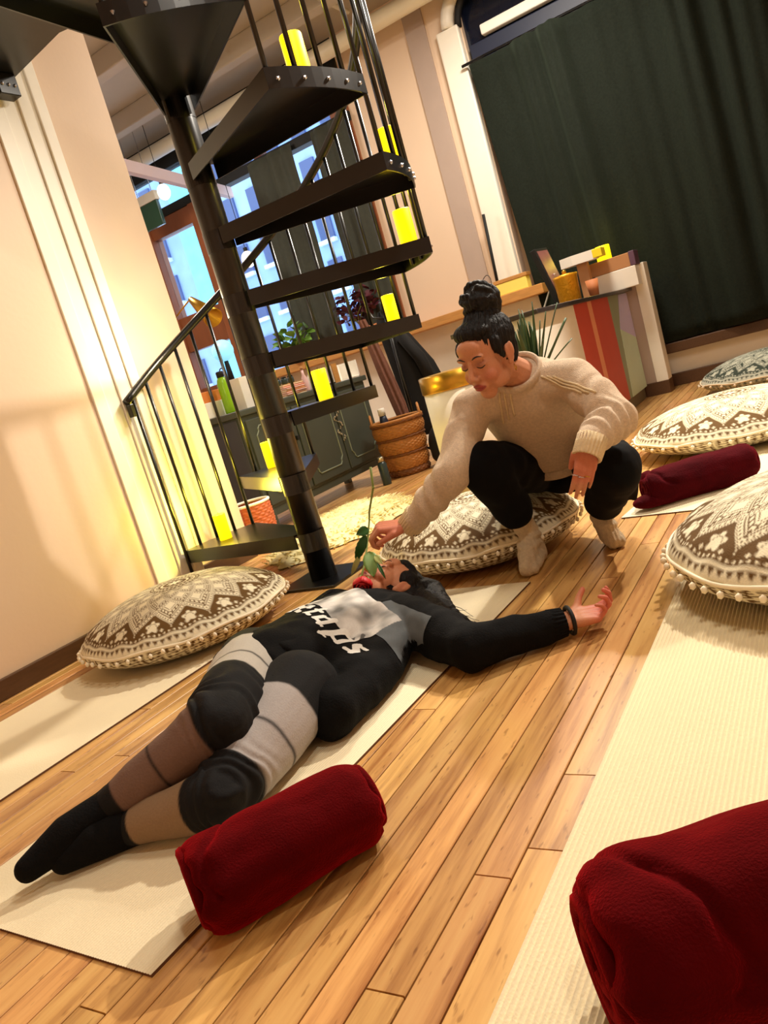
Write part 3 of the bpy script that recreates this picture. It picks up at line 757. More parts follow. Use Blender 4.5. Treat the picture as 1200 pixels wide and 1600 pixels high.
HEADP = [  # ellipsoids of the head in its own frame: x her left, y forward, z up
    ((0, -.016, .034), (.073, .090, .079)), ((0, .034, -.020), (.057, .050, .074)), ((0, .050, -.088), (.027, .025, .024)),
    ((.034, .018, -.062), (.023, .044, .030)), ((-.034, .018, -.062), (.023, .044, .030)),
    ((.034, .054, -.036), (.023, .022, .024)), ((-.034, .054, -.036), (.023, .022, .024)),
    ((.024, .072, .026), (.026, .013, .011)), ((-.024, .072, .026), (.026, .013, .011)), ((0, .064, .048), (.044, .022, .030)),
    ((.030, .0685, .003), (.0165, .013, .0105)), ((-.030, .0685, .003), (.0165, .013, .0105)),
    ((.011, .092, -.033), (.0085, .010, .0075)), ((-.011, .092, -.033), (.0085, .010, .0075)),
    ((0, .0835, -.0565), (.021, .0085, .0048)), ((0, .0825, -.0665), (.018, .009, .0062)), ((0, .074, -.061), (.026, .012, .018)),
    ((.0775, -.004, -.004), (.007, .017, .029)), ((-.0775, -.004, -.004), (.007, .017, .029)), ((.076, .001, -.028), (.007, .010, .010)), ((-.076, .001, -.028), (.007, .010, .010)),
    ((.083, -.012, .006), (.006, .009, .021)), ((-.083, -.012, .006), (.006, .009, .021))]
def head_basis(u, f):
    u = u.normalized(); f = (f - u * f.dot(u)).normalized(); l = u.cross(f)
    # columns: local x = her left, y = forward, z = up
    return Matrix(((l.x, f.x, u.x), (l.y, f.y, u.y), (l.z, f.z, u.z)))
def add_head(B, c, Bm, s=1.0):
    for p, r in HEADP: B.ell(c + Bm @ (Vector(p) * s), [q * s for q in r], Bm)
    q = lambda *a: c + Bm @ (Vector(a) * s)
    B.limb([q(0, .076, .018), q(0, .088, -.004), q(0, .101, -.027)], [.0075 * s, .0075 * s, .0098 * s], 12)
def skin_tint(me, c, Bm, s, base=(214, 150, 116), lip=(176, 78, 74)):
    v = verts_np(me); loc = (v - np.array(c)) @ np.array(Bm) / s
    col = np.tile(LC(base), (len(v), 1))
    def blend(mask, cc): nonlocal col; col = col * (1 - mask[:, None]) + LC(cc) * mask[:, None]
    g = lambda p, r: np.exp(-(((loc - np.array(p)) / np.array(r)) ** 2).sum(1))
    front = (loc[:, 1] > .03)
    for sgn in (1, -1):
        blend(np.clip(.5 * g((sgn * .04, .06, -.035), (.022, .03, .02)), 0, 1), (206, 104, 88))
        blend(np.clip(.75 * g((sgn * .030, .08, .006), (.017, .02, .008)), 0, 1), (160, 104, 88))
        blend(np.clip(.6 * g((sgn * .078, -.004, -.004), (.008, .012, .02)), 0, 1), (196, 92, 76))
    e = ((loc[:, 0] / .023) ** 2 + ((loc[:, 2] + .0615) / .0105) ** 2)
    blend((1 - sst(.75, 1.1, e)) * front * (loc[:, 1] > .07), lip)
    line = np.exp(-((loc[:, 2] + .0612 - .0012 * np.cos(loc[:, 0] * 180)) / .0013) ** 2) * (np.abs(loc[:, 0]) < .022) * front * (loc[:, 1] > .07)
    blend(line * .8, (96, 34, 34))
    blend(np.clip(.6 * g((0, .095, -.043), (.012, .01, .004)), 0, 1), (150, 84, 70))
    return col, loc
def face_parts(c, Bm, s, parent, bvh=None):
    def prj(x, z, off=.0004):
        o_ = c + Bm @ (Vector((x, .2, z)) * s); h = bvh.ray_cast(o_, -(Bm @ Vector((0, 1, 0))))
        return h[0] + h[1] * off if h[0] is not None else c + Bm @ (Vector((x, .085, z)) * s)
    q = lambda *a: c + Bm @ (Vector(a) * s)
    for sg in (1, -1):
        mb = MB(); mb.path([prj(sg * (.013 + .033 * t), .0235 + .007 * math.sin(t * 2.6)) for t in np.linspace(0, 1, 9)], [.0010, .0018, .0022, .0023, .0022, .002, .0017, .0013, .0008], 8)
        mb.build('eyebrow', M['dark'], parent, True)
        mb = MB(); mb.path([prj(sg * (.0165 + .027 * t), .0 - .0050 * math.sin(t * PI), .0008) for t in np.linspace(0, 1, 9)], [.0007, .0012, .0015, .0017, .0018, .0018, .0017, .0014, .0008], 8)
        mb.build('eyelash', M['dark'], parent, True)
        for k in range(1): pass

# ------------------------------------------------------------------ crouching woman
cw = empty('person', (-.93, 2.45, 0)); tag(cw, 'person with dark hair bun and beige sweater crouching on a cushion, holding out a rose', 'person')
def attach(o, root):
    o.parent = root; o.matrix_parent_inverse = Matrix.Translation(-Vector(root.location)); return o
class Root:
    pass
HC = at(761, 556, 2.15)
HB = head_basis(cv(-.416, -.832, -.364), cv(-.61, .555, -.57))
shR = at(737, 640, 2.26); shL = at(897, 592, 2.30); neckb = at(812, 588, 2.28)
elR = at(706, 742, 2.10); wrR = at(640, 822, 2.11); elL = at(962, 652, 2.20); wrL = at(918, 694, 2.07)
pel = Vector((-.90, 2.64, .29))
hpR = Vector((-1.0, 2.62, .29)); hpL = Vector((-.82, 2.66, .29))
knR = at(758, 730, 2.18); knL = at(962, 732, 2.24)
anR = at(826, 832, 2.37); anL = at(938, 800, 2.48)
toR = on(822, 888, .03); toL = on(958, 845, .03)
wv = (shL - shR).normalized(); ax = (neckb - pel).normalized(); dv = wv.cross(ax).normalized()  # dv points forward/back
def ring(c, hw, hd): return (c, wv * hw, dv * hd)
B = Blob(); add_head(B, HC, HB)
B.limb([HC + HB @ Vector((0, -.03, -.05)), neckb.lerp(HC, .35), neckb, neckb.lerp(pel, .12)], [.052, .047, .054, .07])
mid = lambda t: pel.lerp(neckb, t)
B.loft([ring(mid(-.05), .12, .08), ring(mid(.2), .13, .085), ring(mid(.5), .12, .08), ring(mid(.75), .135, .08), ring(mid(.93), .11, .06), ring(mid(1.02), .05, .045)])
B.limb([shR, elR, wrR], [.042, .034, .024]); B.limb([shL, elL, wrL], [.042, .034, .024]); B.limb([shR, neckb - ax * .05, shL], [.040, .045, .040])
B.limb([hpR, knR, anR], [.075, .045, .026]); B.limb([hpL, knL, anL], [.075, .045, .026])
for an_, to_ in ((anR, toR), (anL, toL)):
    hl_ = Vector((an_.x, an_.y + .02, .04)); B.limb([an_, hl_, to_.lerp(hl_, .15)], [.026, .022, .014])
tR = hand(B, wrR + cv(-.022, .000, 0), cv(-.98, .06, -.10), cv(.05, .85, .35), True, [(48, 62, 40), (62, 70, 40), (70, 66, 40), (74, 60, 40)], (.25, .55), .98)
tL = hand(B, wrL + cv(.004, .002, 0), cv(-.14, .98, .05), cv(.05, .10, 1), False, [(14, 10, 6), (12, 12, 8), (14, 14, 8), (18, 18, 10)], (.25, .85), .84, spread=.04)
me = B.fuse('body', .0031, 3)
col, loc = skin_tint(me, HC, HB, 1.0)
v = verts_np(me)
for c0, rr in ((wrR, .13), (wrL, .12)):
    dd_ = np.linalg.norm(v - np.array(c0), axis=1); k = ((1 - sst(rr * .8, rr, dd_)) * .55)[:, None]; col = col * (1 - k) + LC((214, 112, 88)) * k
tint(me, col)
attach(link('body', me, M['skin']), cw)
fp = empty('tmp'); bpy.data.objects.remove(fp)
class _P: pass
def face_at(c, Bm, s, root, me_):
    bv_ = BVHTree.FromPolygons([tuple(p) for p in verts_np(me_)], [tuple(p.vertices) for p in me_.polygons])
    before = set(COL.objects); face_parts(c, Bm, s, None, bv_)
    for o in set(COL.objects) - before: attach(o, root)
face_at(HC, HB, 1.0, cw, me)
# hair cap and bun
B = Blob(); hq = lambda *a: HC + HB @ Vector(a)
B.ell(hq(0, -.026, .046), (.080, .092, .080), HB); B.ell(hq(0, -.052, .0), (.066, .056, .075), HB)
B.ell(hq(.052, -.020, .044), (.030, .056, .044), HB); B.ell(hq(-.052, -.020, .044), (.030, .056, .044), HB)
B.ell(hq(.0, .026, .086), (.060, .044, .030), HB); B.ell(hq(0, -.03, .10), (.05, .05, .04), HB)
for sg in (1, -1): B.ell(hq(sg * .066, .022, .034), (.016, .018, .030), HB); B.ell(hq(sg * .073, .020, .006), (.005, .010, .018), HB)
me = B.fuse('hair', .0024, 14, .6)
v = verts_np(me); lo = (v - np.array(HC)) @ np.array(HB)
nrm = np.array([tuple(x.normal) for x in me.vertices]); zz_ = lo[:, 2] * .92 - (lo[:, 1] + .02) * .39; yy_ = (lo[:, 1] + .02) * .92 + lo[:, 2] * .39; az = np.arctan2(lo[:, 0], yy_ + .001)
set_verts(me, v + nrm * (.0011 * np.sin(az * 34 + 2 * np.sin(zz_ * 30)) + .0008 * np.sin(az * 71 + 1 + 3 * np.sin(zz_ * 22)))[:, None])
attach(link('hair', me, M['hair']), cw)
B = Blob(); bc = (.0, -.060, .142)
B.ell(hq(*bc), (.052, .050, .050), HB); B.ell(hq(0, -.045, .105), (.055, .05, .03), HB)
for k in range(9):
    a0 = k * .7; tl = Matrix.Rotation(k * .55, 3, 'X') @ Matrix.Rotation(k * .9, 3, 'Z'); pts = []
    for i in range(13):
        a = a0 + i / 12 * 4.2; p = tl @ Vector((.050 * math.cos(a), .048 * math.sin(a), .020 * math.sin(a * .5))); pts.append(hq(bc[0] + p.x, bc[1] + p.y, bc[2] + p.z * 1.1))
    B.limb(pts, [.0095] * 13, 8)
me = B.fuse('hair_bun', .003, 2); displace(me, 90, .003, 4, (1, 1, .3)); attach(link('hair_bun', me, M['hair']), cw)
mb = MB()
for k in range(12):
    a = rnd.uniform(0, 6.28); z0 = rnd.uniform(.105, .19); pts = []
    for i in range(8):
        t = i / 7; q_ = .048 + .004 * math.sin(t * PI); pts.append(hq(bc[0] + q_ * math.cos(a + t * 1.6), bc[1] + q_ * math.sin(a + t * 1.6), z0 + .014 * math.sin(t * 5 + k)))
    mb.path(pts, .0011, 5)
attach(mb.build('loose_strand', M['hair'], None, True), cw)
# earring, rings, hair tie on the wrist
attach(MB().path([hq(.081, .0, -.036 - .004), hq(.082, .004, -.050), hq(.080, .0, -.060), hq(.082, -.005, -.050)], .0014, 6, True).build('earring', M['gold'], None, True), cw)
def ring_on(p, d, r, m, parent, name='finger_ring'):
    d = d.normalized(); x = d.orthogonal().normalized(); y = d.cross(x)
    attach(MB().path([p + (x * math.cos(a) + y * math.sin(a)) * r for a in np.linspace(0, 2 * PI, 25)[:-1]], r * .16, 8, True).build(name, m, None, True), parent)
dL = cv(-.14, .98, .05).normalized(); nL = cv(.05, .10, 1); nL = (nL - dL * nL.dot(dL)).normalized(); tLv = nL.cross(dL)
w0 = wrL + cv(.004, .002, 0)
for b, L, dx in ((.027, .084, .020), (.009, .089, .019), (-.0095, .085, .018)):
    ring_on(w0 + (dL * (L + dx) + tLv * b * 1.04 + nL * .004) * .84, dL, .0092 if b > 0 else .0086, M['gold'] if b < 0 else M['screw'], cw)
ring_on(wrR + cv(.006, .004, 0), (wrR - elR), .031, M['blackmatte'], cw, 'hair_tie')

# sweater: one fused shell, separate ribbed cuffs, collar, raglan ridges
B = Blob()
up_ = (0, 0, 0)
rings_ = [ring(mid(.24) + dv * 0, .150, .125), ring(mid(.29), .168, .135), ring(mid(.45), .165, .125), ring(mid(.68), .178, .115), ring(mid(.85), .170, .098), ring(mid(.97), .115, .078), ring(mid(1.04), .072, .064)]
B.loft(rings_, 32)
B.limb([shR + ax * -.01, shR.lerp(elR, .5), elR, elR.lerp(wrR, .5), wrR.lerp(elR, .18)], [.066, .060, .056, .052, .044], 20)
B.limb([shL + ax * -.01, shL.lerp(elL, .5), elL, elL.lerp(wrL, .5), wrL.lerp(elL, .12)], [.066, .064, .060, .052, .044], 20)
B.limb([shR, neckb.lerp(pel, .08), shL], [.062, .066, .062], 20)
me = B.fuse('sweater', .005, 6, .6)
v = verts_np(me); nrm = np.array([tuple(x.normal) for x in me.vertices])
def foldw(p, axis0, axis1, f, amp, lo_, hi_):
    d = axis1 - axis0; L = d.length; t = (p - np.array(axis0)) @ np.array(d / L) / L
    dist = np.linalg.norm(p - np.array(axis0) - np.outer(np.clip(t, 0, 1) * L, np.array(d / L)), axis=1)
    wgt = (1 - sst(.065, .09, dist)) * sst(lo_ - .15, lo_, t) * (1 - sst(hi_, hi_ + .15, t))
    return amp * wgt * np.sin(t * f + 2 * np.sin(p[:, 0] * 30) + p[:, 2] * 20)
dsp = foldw(v, elR, wrR, 22, .004, .0, .8) + foldw(v, elL, wrL, 24, .005, .0, .7) + foldw(v, shL, elL, 14, .004, .4, 1) + foldw(v, shR, elR, 12, .004, .4, 1)
dsp += np.array([noise.noise((p[0] * 9, p[1] * 9, p[2] * 9)) for p in v]) * .006
set_verts(me, v + nrm * dsp[:, None])
attach(link('sweater', me, M['sweater']), cw)
BV = BVHTree.FromPolygons([tuple(p) for p in verts_np(me)], [tuple(p.vertices) for p in me.polygons])
def cuff(p0, p1, r0, r1, name='cuff', nr=26, root=cw, m=None):
    d = (p1 - p0); L = d.length; d.normalize(); x = d.orthogonal().normalized(); y = d.cross(x); P = []
    prof = [(0, r0 * .9), (.02, r0), (.5, (r0 + r1) / 2), (.95, r1), (1.0, r1 * .97), (.98, r1 * .82), (.6, r1 * .75)]
    for t, r in prof:
        P.append([p0 + d * L * t + (x * math.cos(a) + y * math.sin(a)) * r * (1 + .035 * math.cos(a * nr)) for a in np.linspace(0, 2 * PI, nr * 6 + 1)[:-1]])
    attach(link(name, smooth(grid_mesh(name, P, False, True)), m or M['rib']), root)
dR = (wrR - elR).normalized(); dLf = (wrL - elL).normalized()
cuff(wrR - dR * .055, wrR + dR * .008, .045, .040); cuff(wrL + cv(.018, -.022, .01), wrL + cv(-.004, .038, -.004), .042, .040)
# collar
cc = neckb + ax * .012; P = []
for t, r, h in ((0, .072, -.012), (.3, .078, .002), (.6, .074, .018), (.8, .066, .022), (1, .060, .010)):
    P.append([cc + wv * math.cos(a) * r * 1.02 + dv * math.sin(a) * r * .95 + ax * h for a in np.linspace(0, 2 * PI, 120, endpoint=False)])
attach(link('collar', smooth(grid_mesh('collar', P, False, True)), M['sweater']), cw)
# raglan ridges: raised knit ribs following the surface from collar to underarm
for s_, S0 in ((-1, shR), (1, shL)):
    for k in range(3):
        pts = []
        for i in range(15):
            t = i / 14
            base = neckb.lerp(S0, .30 + .10 * k + .26 * t) - ax * (.015 + .13 * t ** 1.4)
            co = BV.find_nearest(base + cv(0, 0, -.12) + ax * .02)
            hit = BV.ray_cast(base + cv(0, 0, -.3), cv(0, 0, 1))
            if hit[0] is not None: pts.append(hit[0] + hit[1] * .0015)
        if len(pts) > 4: attach(MB().path(pts, .0035, 8).build('knit_ridge', M['rib'], None, True), cw)
# hem
P = []
for t, k, h in ((0, .98, .010), (.3, 1.03, .004), (.6, 1.03, -.03), (1, .98, -.036), (1.2, .9, -.02)):
    P.append([mid(.24) + wv * math.cos(a) * .158 * k + dv * math.sin(a) * .130 * k + ax * h for a in np.linspace(0, 2 * PI, 160, endpoint=False)])
attach(link('hem', smooth(grid_mesh('hem', P, False, True)), M['sweater']), cw)

# trousers
B = Blob(); B.ell(pel + Vector((0, .02, -.01)), (.165, .125, .115))
B.limb([hpR, hpR.lerp(knR, .5), knR, knR.lerp(anR, .30), knR.lerp(anR, .66)], [.098, .092, .080, .068, .058], 20)
B.limb([hpL, hpL.lerp(knL, .5), knL, knL.lerp(anL, .35), knL.lerp(anL, .72)], [.098, .092, .078, .072, .062], 20)
B.limb([at(985, 755, 2.30), at(992, 778, 2.32)], [.030, .014], 10); B.limb([at(975, 765, 2.30), at(955, 782, 2.34)], [.028, .022], 10)
me = B.fuse('trousers', .006, 5); displace(me, 14, .010, 3); attach(link('trousers', me, M['trou']), cw)
# socks
for kn, an, to, sc_ in ((knR, anR, toR, 1), (knL, anL, toL, 1)):
    B = Blob(); heel = Vector((an.x, an.y + .03, .032)); fwd = (to - heel); ball = heel.lerp(to, .6); ball.z = .034
    B.limb([kn.lerp(an, .50), kn.lerp(an, .8), an, heel], [.040, .038, .037, .033], 18)
    B.limb([an + Vector((0, 0, -.01)), an.lerp(ball, .6) + Vector((0, 0, .004)), ball, Vector((to.x, to.y, .026))], [.034, .032, .032, .024], 18)
    B.limb([kn.lerp(an, .8), an, an.lerp(to, .5), to], [.038, .036, .034, .024], 16)
    B.limb([heel, ball + Vector((.018, 0, -.004)), Vector((to.x + .018, to.y + .012, .022))], [.030, .024, .020], 14)
    me = B.fuse('sock', .004, 4)
    v = verts_np(me); nrm = np.array([tuple(x.normal) for x in me.vertices]); sh_ = sst(.055, .085, v[:, 2])
    ang = np.arctan2(v[:, 1] - (an.y), v[:, 0] - an.x)
    v2 = v + nrm * (.0012 * np.sin(ang * 30) + .0028 * np.sin(v[:, 2] * 190 + ang * 2) * sh_ * (1 - sst(.11, .15, v[:, 2])))[:, None]
    v2[:, 2] = np.maximum(v2[:, 2], .0015); set_verts(me, v2)
    attach(link('sock', me, M['sock']), cw)

# ------------------------------------------------------------------ rose held by the crouching woman
rs = at(567, 911, 1.83); s_top = at(579, 730, 2.06)
hold = at(577, 814, 2.035)
ro = empty('rose', rs); tag(ro, 'red rose hanging head down, held by its long green stem', 'flower')
L_ = lambda p: p - rs
mb = MB(); P5 = [s_top, at(583, 762, 2.055), at(577, 800, 2.04), hold, at(574, 850, 1.96), at(570, 880, 1.90), rs + Vector((0, 0, .018))]
mb.path([L_(p) for p in P5], [.0042, .0036, .0033, .0031, .0030, .0030, .0034], 10); mb.build('stem', M['stem'], ro, True)
MB().sph(L_(at(583, 762, 2.055)), .0052, 2).build('thorn_knot', M['stem'], ro, True)
# bloom: nested open cups, opening away from the stem
stem_dir = (P5[-2] - rs).normalized(); Q = stem_dir.to_track_quat('Z', 'Y').to_matrix()
def petal(a0, r0, h, width, tilt, i):
    P = []
    for u in np.linspace(-1, 1, 9):
        row = []
        for v_ in np.linspace(0, 1, 7):
            a = a0 + u * width; r = r0 * (.42 + .72 * math.sin(v_ * 2.35)) * (1 + .10 * v_ * (abs(u) - .3)) + tilt * v_ ** 3
            z = .018 - h * v_ * (1 - .12 * u * u)
            row.append(Q @ Vector((r * math.cos(a), r * math.sin(a), z)))
        P.append(row)
    o = link('petal', smooth(grid_mesh('petal', P)), M['rose'], ro); md = o.modifiers.new('s', 'SOLIDIFY'); md.thickness = .0012
for i in range(5): petal(i * 1.257, .024, .040, .82, .004, i)
for i in range(4): petal(i * 1.57 + .5, .018, .042, .95, .001, i)
for i in range(3): petal(i * 2.09 + .9, .011, .043, 1.15, 0, i)
for i in range(5):
    a = i * 1.257 + .3; p0 = Vector((.004 * math.cos(a), .004 * math.sin(a), .020)); p1 = Vector((.020 * math.cos(a), .020 * math.sin(a), .012)); p2 = Vector((.026 * math.cos(a), .026 * math.sin(a), -.002))
    MB().path([Q @ p0, Q @ p1, Q @ p2], [.0022, .003, .0006], 6).build('sepal', M['stem'], ro, True)
def leaf(p0, p1, width, m, parent, nrm=None, cup=.15, name='leaf', org=None, n=12):
    p0 = Vector(p0); p1 = Vector(p1); d = p1 - p0; L = d.length; d.normalize()
    nn = (nrm if nrm is not None else cv(0, 0, -1)); nn = (nn - d * nn.dot(d)).normalized(); sd = d.cross(nn)
    P = []
    for i in range(n + 1):
        t = i / n; w_ = width * (math.sin(PI * t ** .75) ** .8) * (1 + .06 * math.sin(t * 40)); row = []
        for u in (-1, -.6, -.25, 0, .25, .6, 1):
            row.append(p0 + d * L * t + sd * w_ * u + nn * (cup * width * (abs(u) ** 1.5) + .10 * L * math.sin(t * PI)))
        P.append(row)
    o = link(name, smooth(grid_mesh(name, P)), m, parent); md = o.modifiers.new('s', 'SOLIDIFY'); md.thickness = .0008; return o
zl = 1.95
leaf(L_(at(575, 826, 1.99)), L_(at(556, 836, zl)), .016, M['leafrose'], ro); leaf(L_(at(572, 835, zl)), L_(at(556, 876, zl)), .016, M['leafrose'], ro)
leaf(L_(at(563, 866, zl)), L_(at(549, 898, zl)), .009, M['leafp'], ro); leaf(L_(at(577, 862, 1.93)), L_(at(584, 903, 1.88)), .024, mat('light green rose leaf', (112, 146, 72), .5, noise_s=40, noise_a=.3), ro)
leaf(L_(at(586, 868, 1.92)), L_(at(598, 882, 1.90)), .010, M['leafp'], ro); leaf(L_(at(590, 880, 1.90)), L_(at(603, 905, 1.88)), .006, M['leafrose'], ro)
# ------------------------------------------------------------------ lying woman
lw = empty('person', (-1.35, 1.6, 0)); tag(lw, 'person in black sweatshirt and patched leggings lying on the middle mat', 'person')
Lsh = Vector((-1.17, 1.76, .09)); Rsh = Vector((-1.47, 1.88, .085)); Lnk = Vector((-1.325, 1.90, .082))
Lel = on(735, 1012, .058); Lwr = on(888, 970, .045); 
Rel = Vector((-1.60, 1.62, .06)); Rwr = Vector((-1.56, 1.42, .09))
Lpel = Vector((-1.36, 1.42, .115)); LhL = Vector((-1.205, 1.30, .10)); LhR = Vector((-1.43, 1.42, .125))
LkR = on(342, 1130, .175); LaR = on(168, 1262, .085); LtR = on(44, 1358, .05)
LkL = on(342, 1246, .075); LaL = on(200, 1292, .045); LtL = on(100, 1345, .035)
LHC = on(607, 922, .108); LHB = head_basis(Vector((.34, .93, .04)), Vector((-.22, .06, .97)))
spine = (Lnk - Lpel).normalized(); lw_w = Vector((0, 0, 1)).cross(spine).normalized() * -1; upz = Vector((0, 0, 1))
def rg(c, hw, hd): return (c, lw_w * hw, upz * hd)
B = Blob(); add_head(B, LHC, LHB)
B.limb([LHC + LHB @ Vector((0, -.03, -.05)), LHC.lerp(Lnk, .7), Lnk], [.05, .047, .055])
mm = lambda t: Lpel.lerp(Lnk, t)
B.loft([rg(mm(-.08), .13, .085), rg(mm(.2), .125, .07), rg(mm(.5), .12, .07), rg(mm(.75), .14, .065), rg(mm(.95), .12, .05), rg(mm(1.03), .05, .045)])
B.limb([Lsh, Lel, Lwr], [.043, .034, .024]); B.limb([Rsh, Rel, Rwr], [.043, .034, .024]); B.limb([Lsh, Lnk, Rsh], [.045, .05, .045])
B.limb([LhR, LkR, LaR, LtR], [.07, .05, .034, .022]); B.limb([LhL, LkL, LaL, LtL], [.065, .045, .034, .022])
hand(B, Lwr + Vector((.004, .003, .0)), cv(.97, -.24, .05), cv(-.10, -.86, -.42), False, [(20, 50, 38), (34, 62, 42), (44, 66, 44), (52, 66, 44)], (1.15, .35), .88, spread=.10)
hand(B, Rwr, Vector((.5, -.8, .1)), Vector((0, 0, -1)), True, [(20, 20, 10)] * 4, (.5, .3), .9)
me = B.fuse('body', .0031, 3)
col, loc = skin_tint(me, LHC, LHB, 1.0, base=(218, 150, 112))
v = verts_np(me); dd_ = np.linalg.norm(v - np.array(Lwr), axis=1); hx = (v - np.array(Lwr)) @ np.array(cv(.97, -.24, .05))
v[:, 2] = np.maximum(v[:, 2], .0078); set_verts(me, v)
k = (sst(.02, .10, hx) * (dd_ < .3) * .6)[:, None]; col = col * (1 - k) + LC((222, 100, 96)) * k
tint(me, col); attach(link('body', me, M['skin']), lw)
face_at(LHC, LHB, 1.0, lw, me)
lq = lambda *a: LHC + LHB @ Vector(a)
B = Blob(); B.ell(lq(0, -.030, .046), (.080, .088, .082), LHB); B.ell(lq(0, -.055, .0), (.066, .050, .075), LHB)
B.ell(lq(.060, -.014, .040), (.024, .050, .040), LHB); B.ell(lq(0, .026, .082), (.058, .042, .030), LHB)
g_ = lambda x, y, z=.02: on(x, y, z)
B.limb([lq(.03, -.04, .05), g_(672, 925, .05), g_(700, 962, .035), g_(735, 975, .02)], [.06, .045, .032, .010], 16)
B.limb([lq(.05, -.05, .0), g_(655, 940, .06), g_(690, 965, .05), g_(720, 985, .045)], [.05, .045, .036, .02], 16)
me = B.fuse('hair', .004, 4); displace(me, 60, .004, 2, (1, .3, 1)); v = verts_np(me); v[:, 2] = np.maximum(v[:, 2], .007); set_verts(me, v); attach(link('hair', me, M['hair']), lw)
mb = MB()
for k in range(22):
    y0 = rnd.uniform(930, 975); x0 = 660 + (y0 - 930) * .6; pts = []; ln = rnd.uniform(50, 105)
    for i in range(9):
        t = i / 8; pts.append(g_(x0 + ln * t, y0 + 26 * t + 5 * math.sin(t * 6 + k) + rnd.uniform(-1, 1), .03 - .018 * t + .045 * (1 - t)))
    mb.path(pts, [.0022 * (1 - .8 * i / 8) for i in range(9)], 5)
attach(mb.build('loose_strand', M['hair'], None, True), lw)
# sweatshirt
B = Blob()
B.loft([rg(mm(-.13), .165, .105), rg(mm(.0), .178, .105), rg(mm(.25), .178, .100), rg(mm(.5), .178, .098), rg(mm(.72), .182, .095), rg(mm(.9), .165, .074), rg(mm(1.0), .11, .058), rg(mm(1.04), .075, .048)], 32)
B.limb([Lsh, Lsh.lerp(Lel, .5), Lel, Lel.lerp(Lwr, .5), Lel.lerp(Lwr, .86)], [.072, .070, .060, .050, .037], 20)
B.limb([Rsh, Rsh.lerp(Rel, .5), Rel, Rwr.lerp(Rel, .15)], [.074, .066, .058, .040], 20)
B.limb([Lsh, Lnk.lerp(Lpel, .08), Rsh], [.066, .056, .062], 20)
B.limb([mm(.62) + lw_w * .14, mm(.35) + lw_w * .16 + Vector((0, 0, -.05)), mm(.0) + lw_w * .15 + Vector((0, 0, -.05))], [.07, .06, .055], 16)
B.limb([mm(.62), on(578, 1052, .06)], [.09, .055], 20); B.limb([mm(.35), on(560, 1078, .06)], [.10, .058], 20); B.limb([mm(.05), on(520, 1110, .065)], [.085, .062], 20)
B.limb([Lsh, on(592, 1045, .06), on(560, 1078, .06), on(520, 1110, .065)], [.07, .055, .056, .06], 18)
me = B.fuse('sweatshirt', .005, 16, .6)
v = verts_np(me); nrm = np.array([tuple(x.normal) for x in me.vertices])
dn = np.array([noise.noise((p[0] * 13, p[1] * 7, p[2] * 10)) * .010 + noise.noise((p[0] * 30, p[1] * 22, p[2] * 24 + 3)) * .004 for p in v])
v = v + nrm * dn[:, None]; v[:, 2] = np.maximum(v[:, 2], .0075); set_verts(me, v)
attach(link('sweatshirt', me, M['sweatb']), lw)
BV2 = BVHTree.FromPolygons([tuple(p) for p in v], [tuple(p.vertices) for p in me.polygons])
# chest print: photo-like grey picture, dark grey corner, white gothic lettering and thin white lines
def seg_d(X, Y, a, b):
    ax_, ay = a; bx_, by = b; dx, dy = bx_ - ax_, by - ay; t = np.clip(((X - ax_) * dx + (Y - ay) * dy) / (dx * dx + dy * dy + 1e-12), 0, 1)
    return np.hypot(X - ax_ - t * dx, Y - ay - t * dy)
# the print is drawn in the shirt's own frame: s runs along the text line, q up towards the neck
NU, NV = 230, 190
O0 = on(447, 956, .195); E0 = on(548, 1003, .165); T0 = on(560, 915, .18)
O0 = Vector(O0); sU = (E0 - O0); sU.z = 0; LU = sU.length; sU.normalize(); sV = Vector((-sU.y, sU.x, 0))
if (T0 - O0).dot(sV) < 0: sV = -sV
HV = .24
X, Y = np.meshgrid(np.linspace(-.02, LU + .05, NU), np.linspace(-.035, HV, NV), indexing='ij')
H_ = .046; XS = LU / (5.0 * .046)  # x-height
strokes = []  # (a, b, half width) in units of x-height and letter pitch
def glyph(x0, segs): 
    for (a, b, c, d, w_) in segs: strokes.append(((x0 + a * H_ * XS, b * H_), (x0 + c * H_ * XS, d * H_), w_ * H_))
gl = {'r': [(.15, 0, .15, 1, .13), (.15, .95, .55, .8, .12), (0, 0, .3, .08, .08)],
      'e': [(.12, .2, .12, .8, .13), (.12, .8, .5, 1, .09), (.5, 1, .6, .7, .1), (.6, .7, .2, .5, .06), (.12, .2, .55, .05, .1)],
      't': [(.2, .1, .2, 1.25, .13), (.0, .9, .5, .9, .07), (.2, .1, .5, .05, .09)],
      'a': [(.1, .15, .1, .65, .12), (.1, .65, .5, .95, .07), (.5, .05, .5, .95, .13), (.1, .15, .5, .15, .07), (.5, .05, .7, .0, .06)],
      'p': [(.12, -.4, .12, 1, .13), (.12, .95, .5, .95, .07), (.58, .15, .58, .85, .13), (.12, .08, .5, .05, .07), (0, -.4, .3, -.4, .05)],
      'i': [(.15, .05, .15, .95, .13), (.15, .05, .35, .0, .07), (.1, 1.2, .2, 1.3, .1)],
      's': [(.1, .75, .1, .85, .14), (.1, .9, .55, .95, .07), (.15, .65, .5, .35, .12), (.5, .1, .5, .25, .14), (.05, .05, .5, .05, .07)]}
cx = .0
for ch, wd in zip('retaps', (.72, .86, .72, .95, .95, .8)):
    glyph(cx, gl[ch]); cx += wd * H_ * XS
txt = np.full_like(X, 9.0)
for a, b, w_ in strokes: txt = np.minimum(txt, seg_d(X, Y, a, b) - w_ * 1.75)
T_ = (txt < 0)
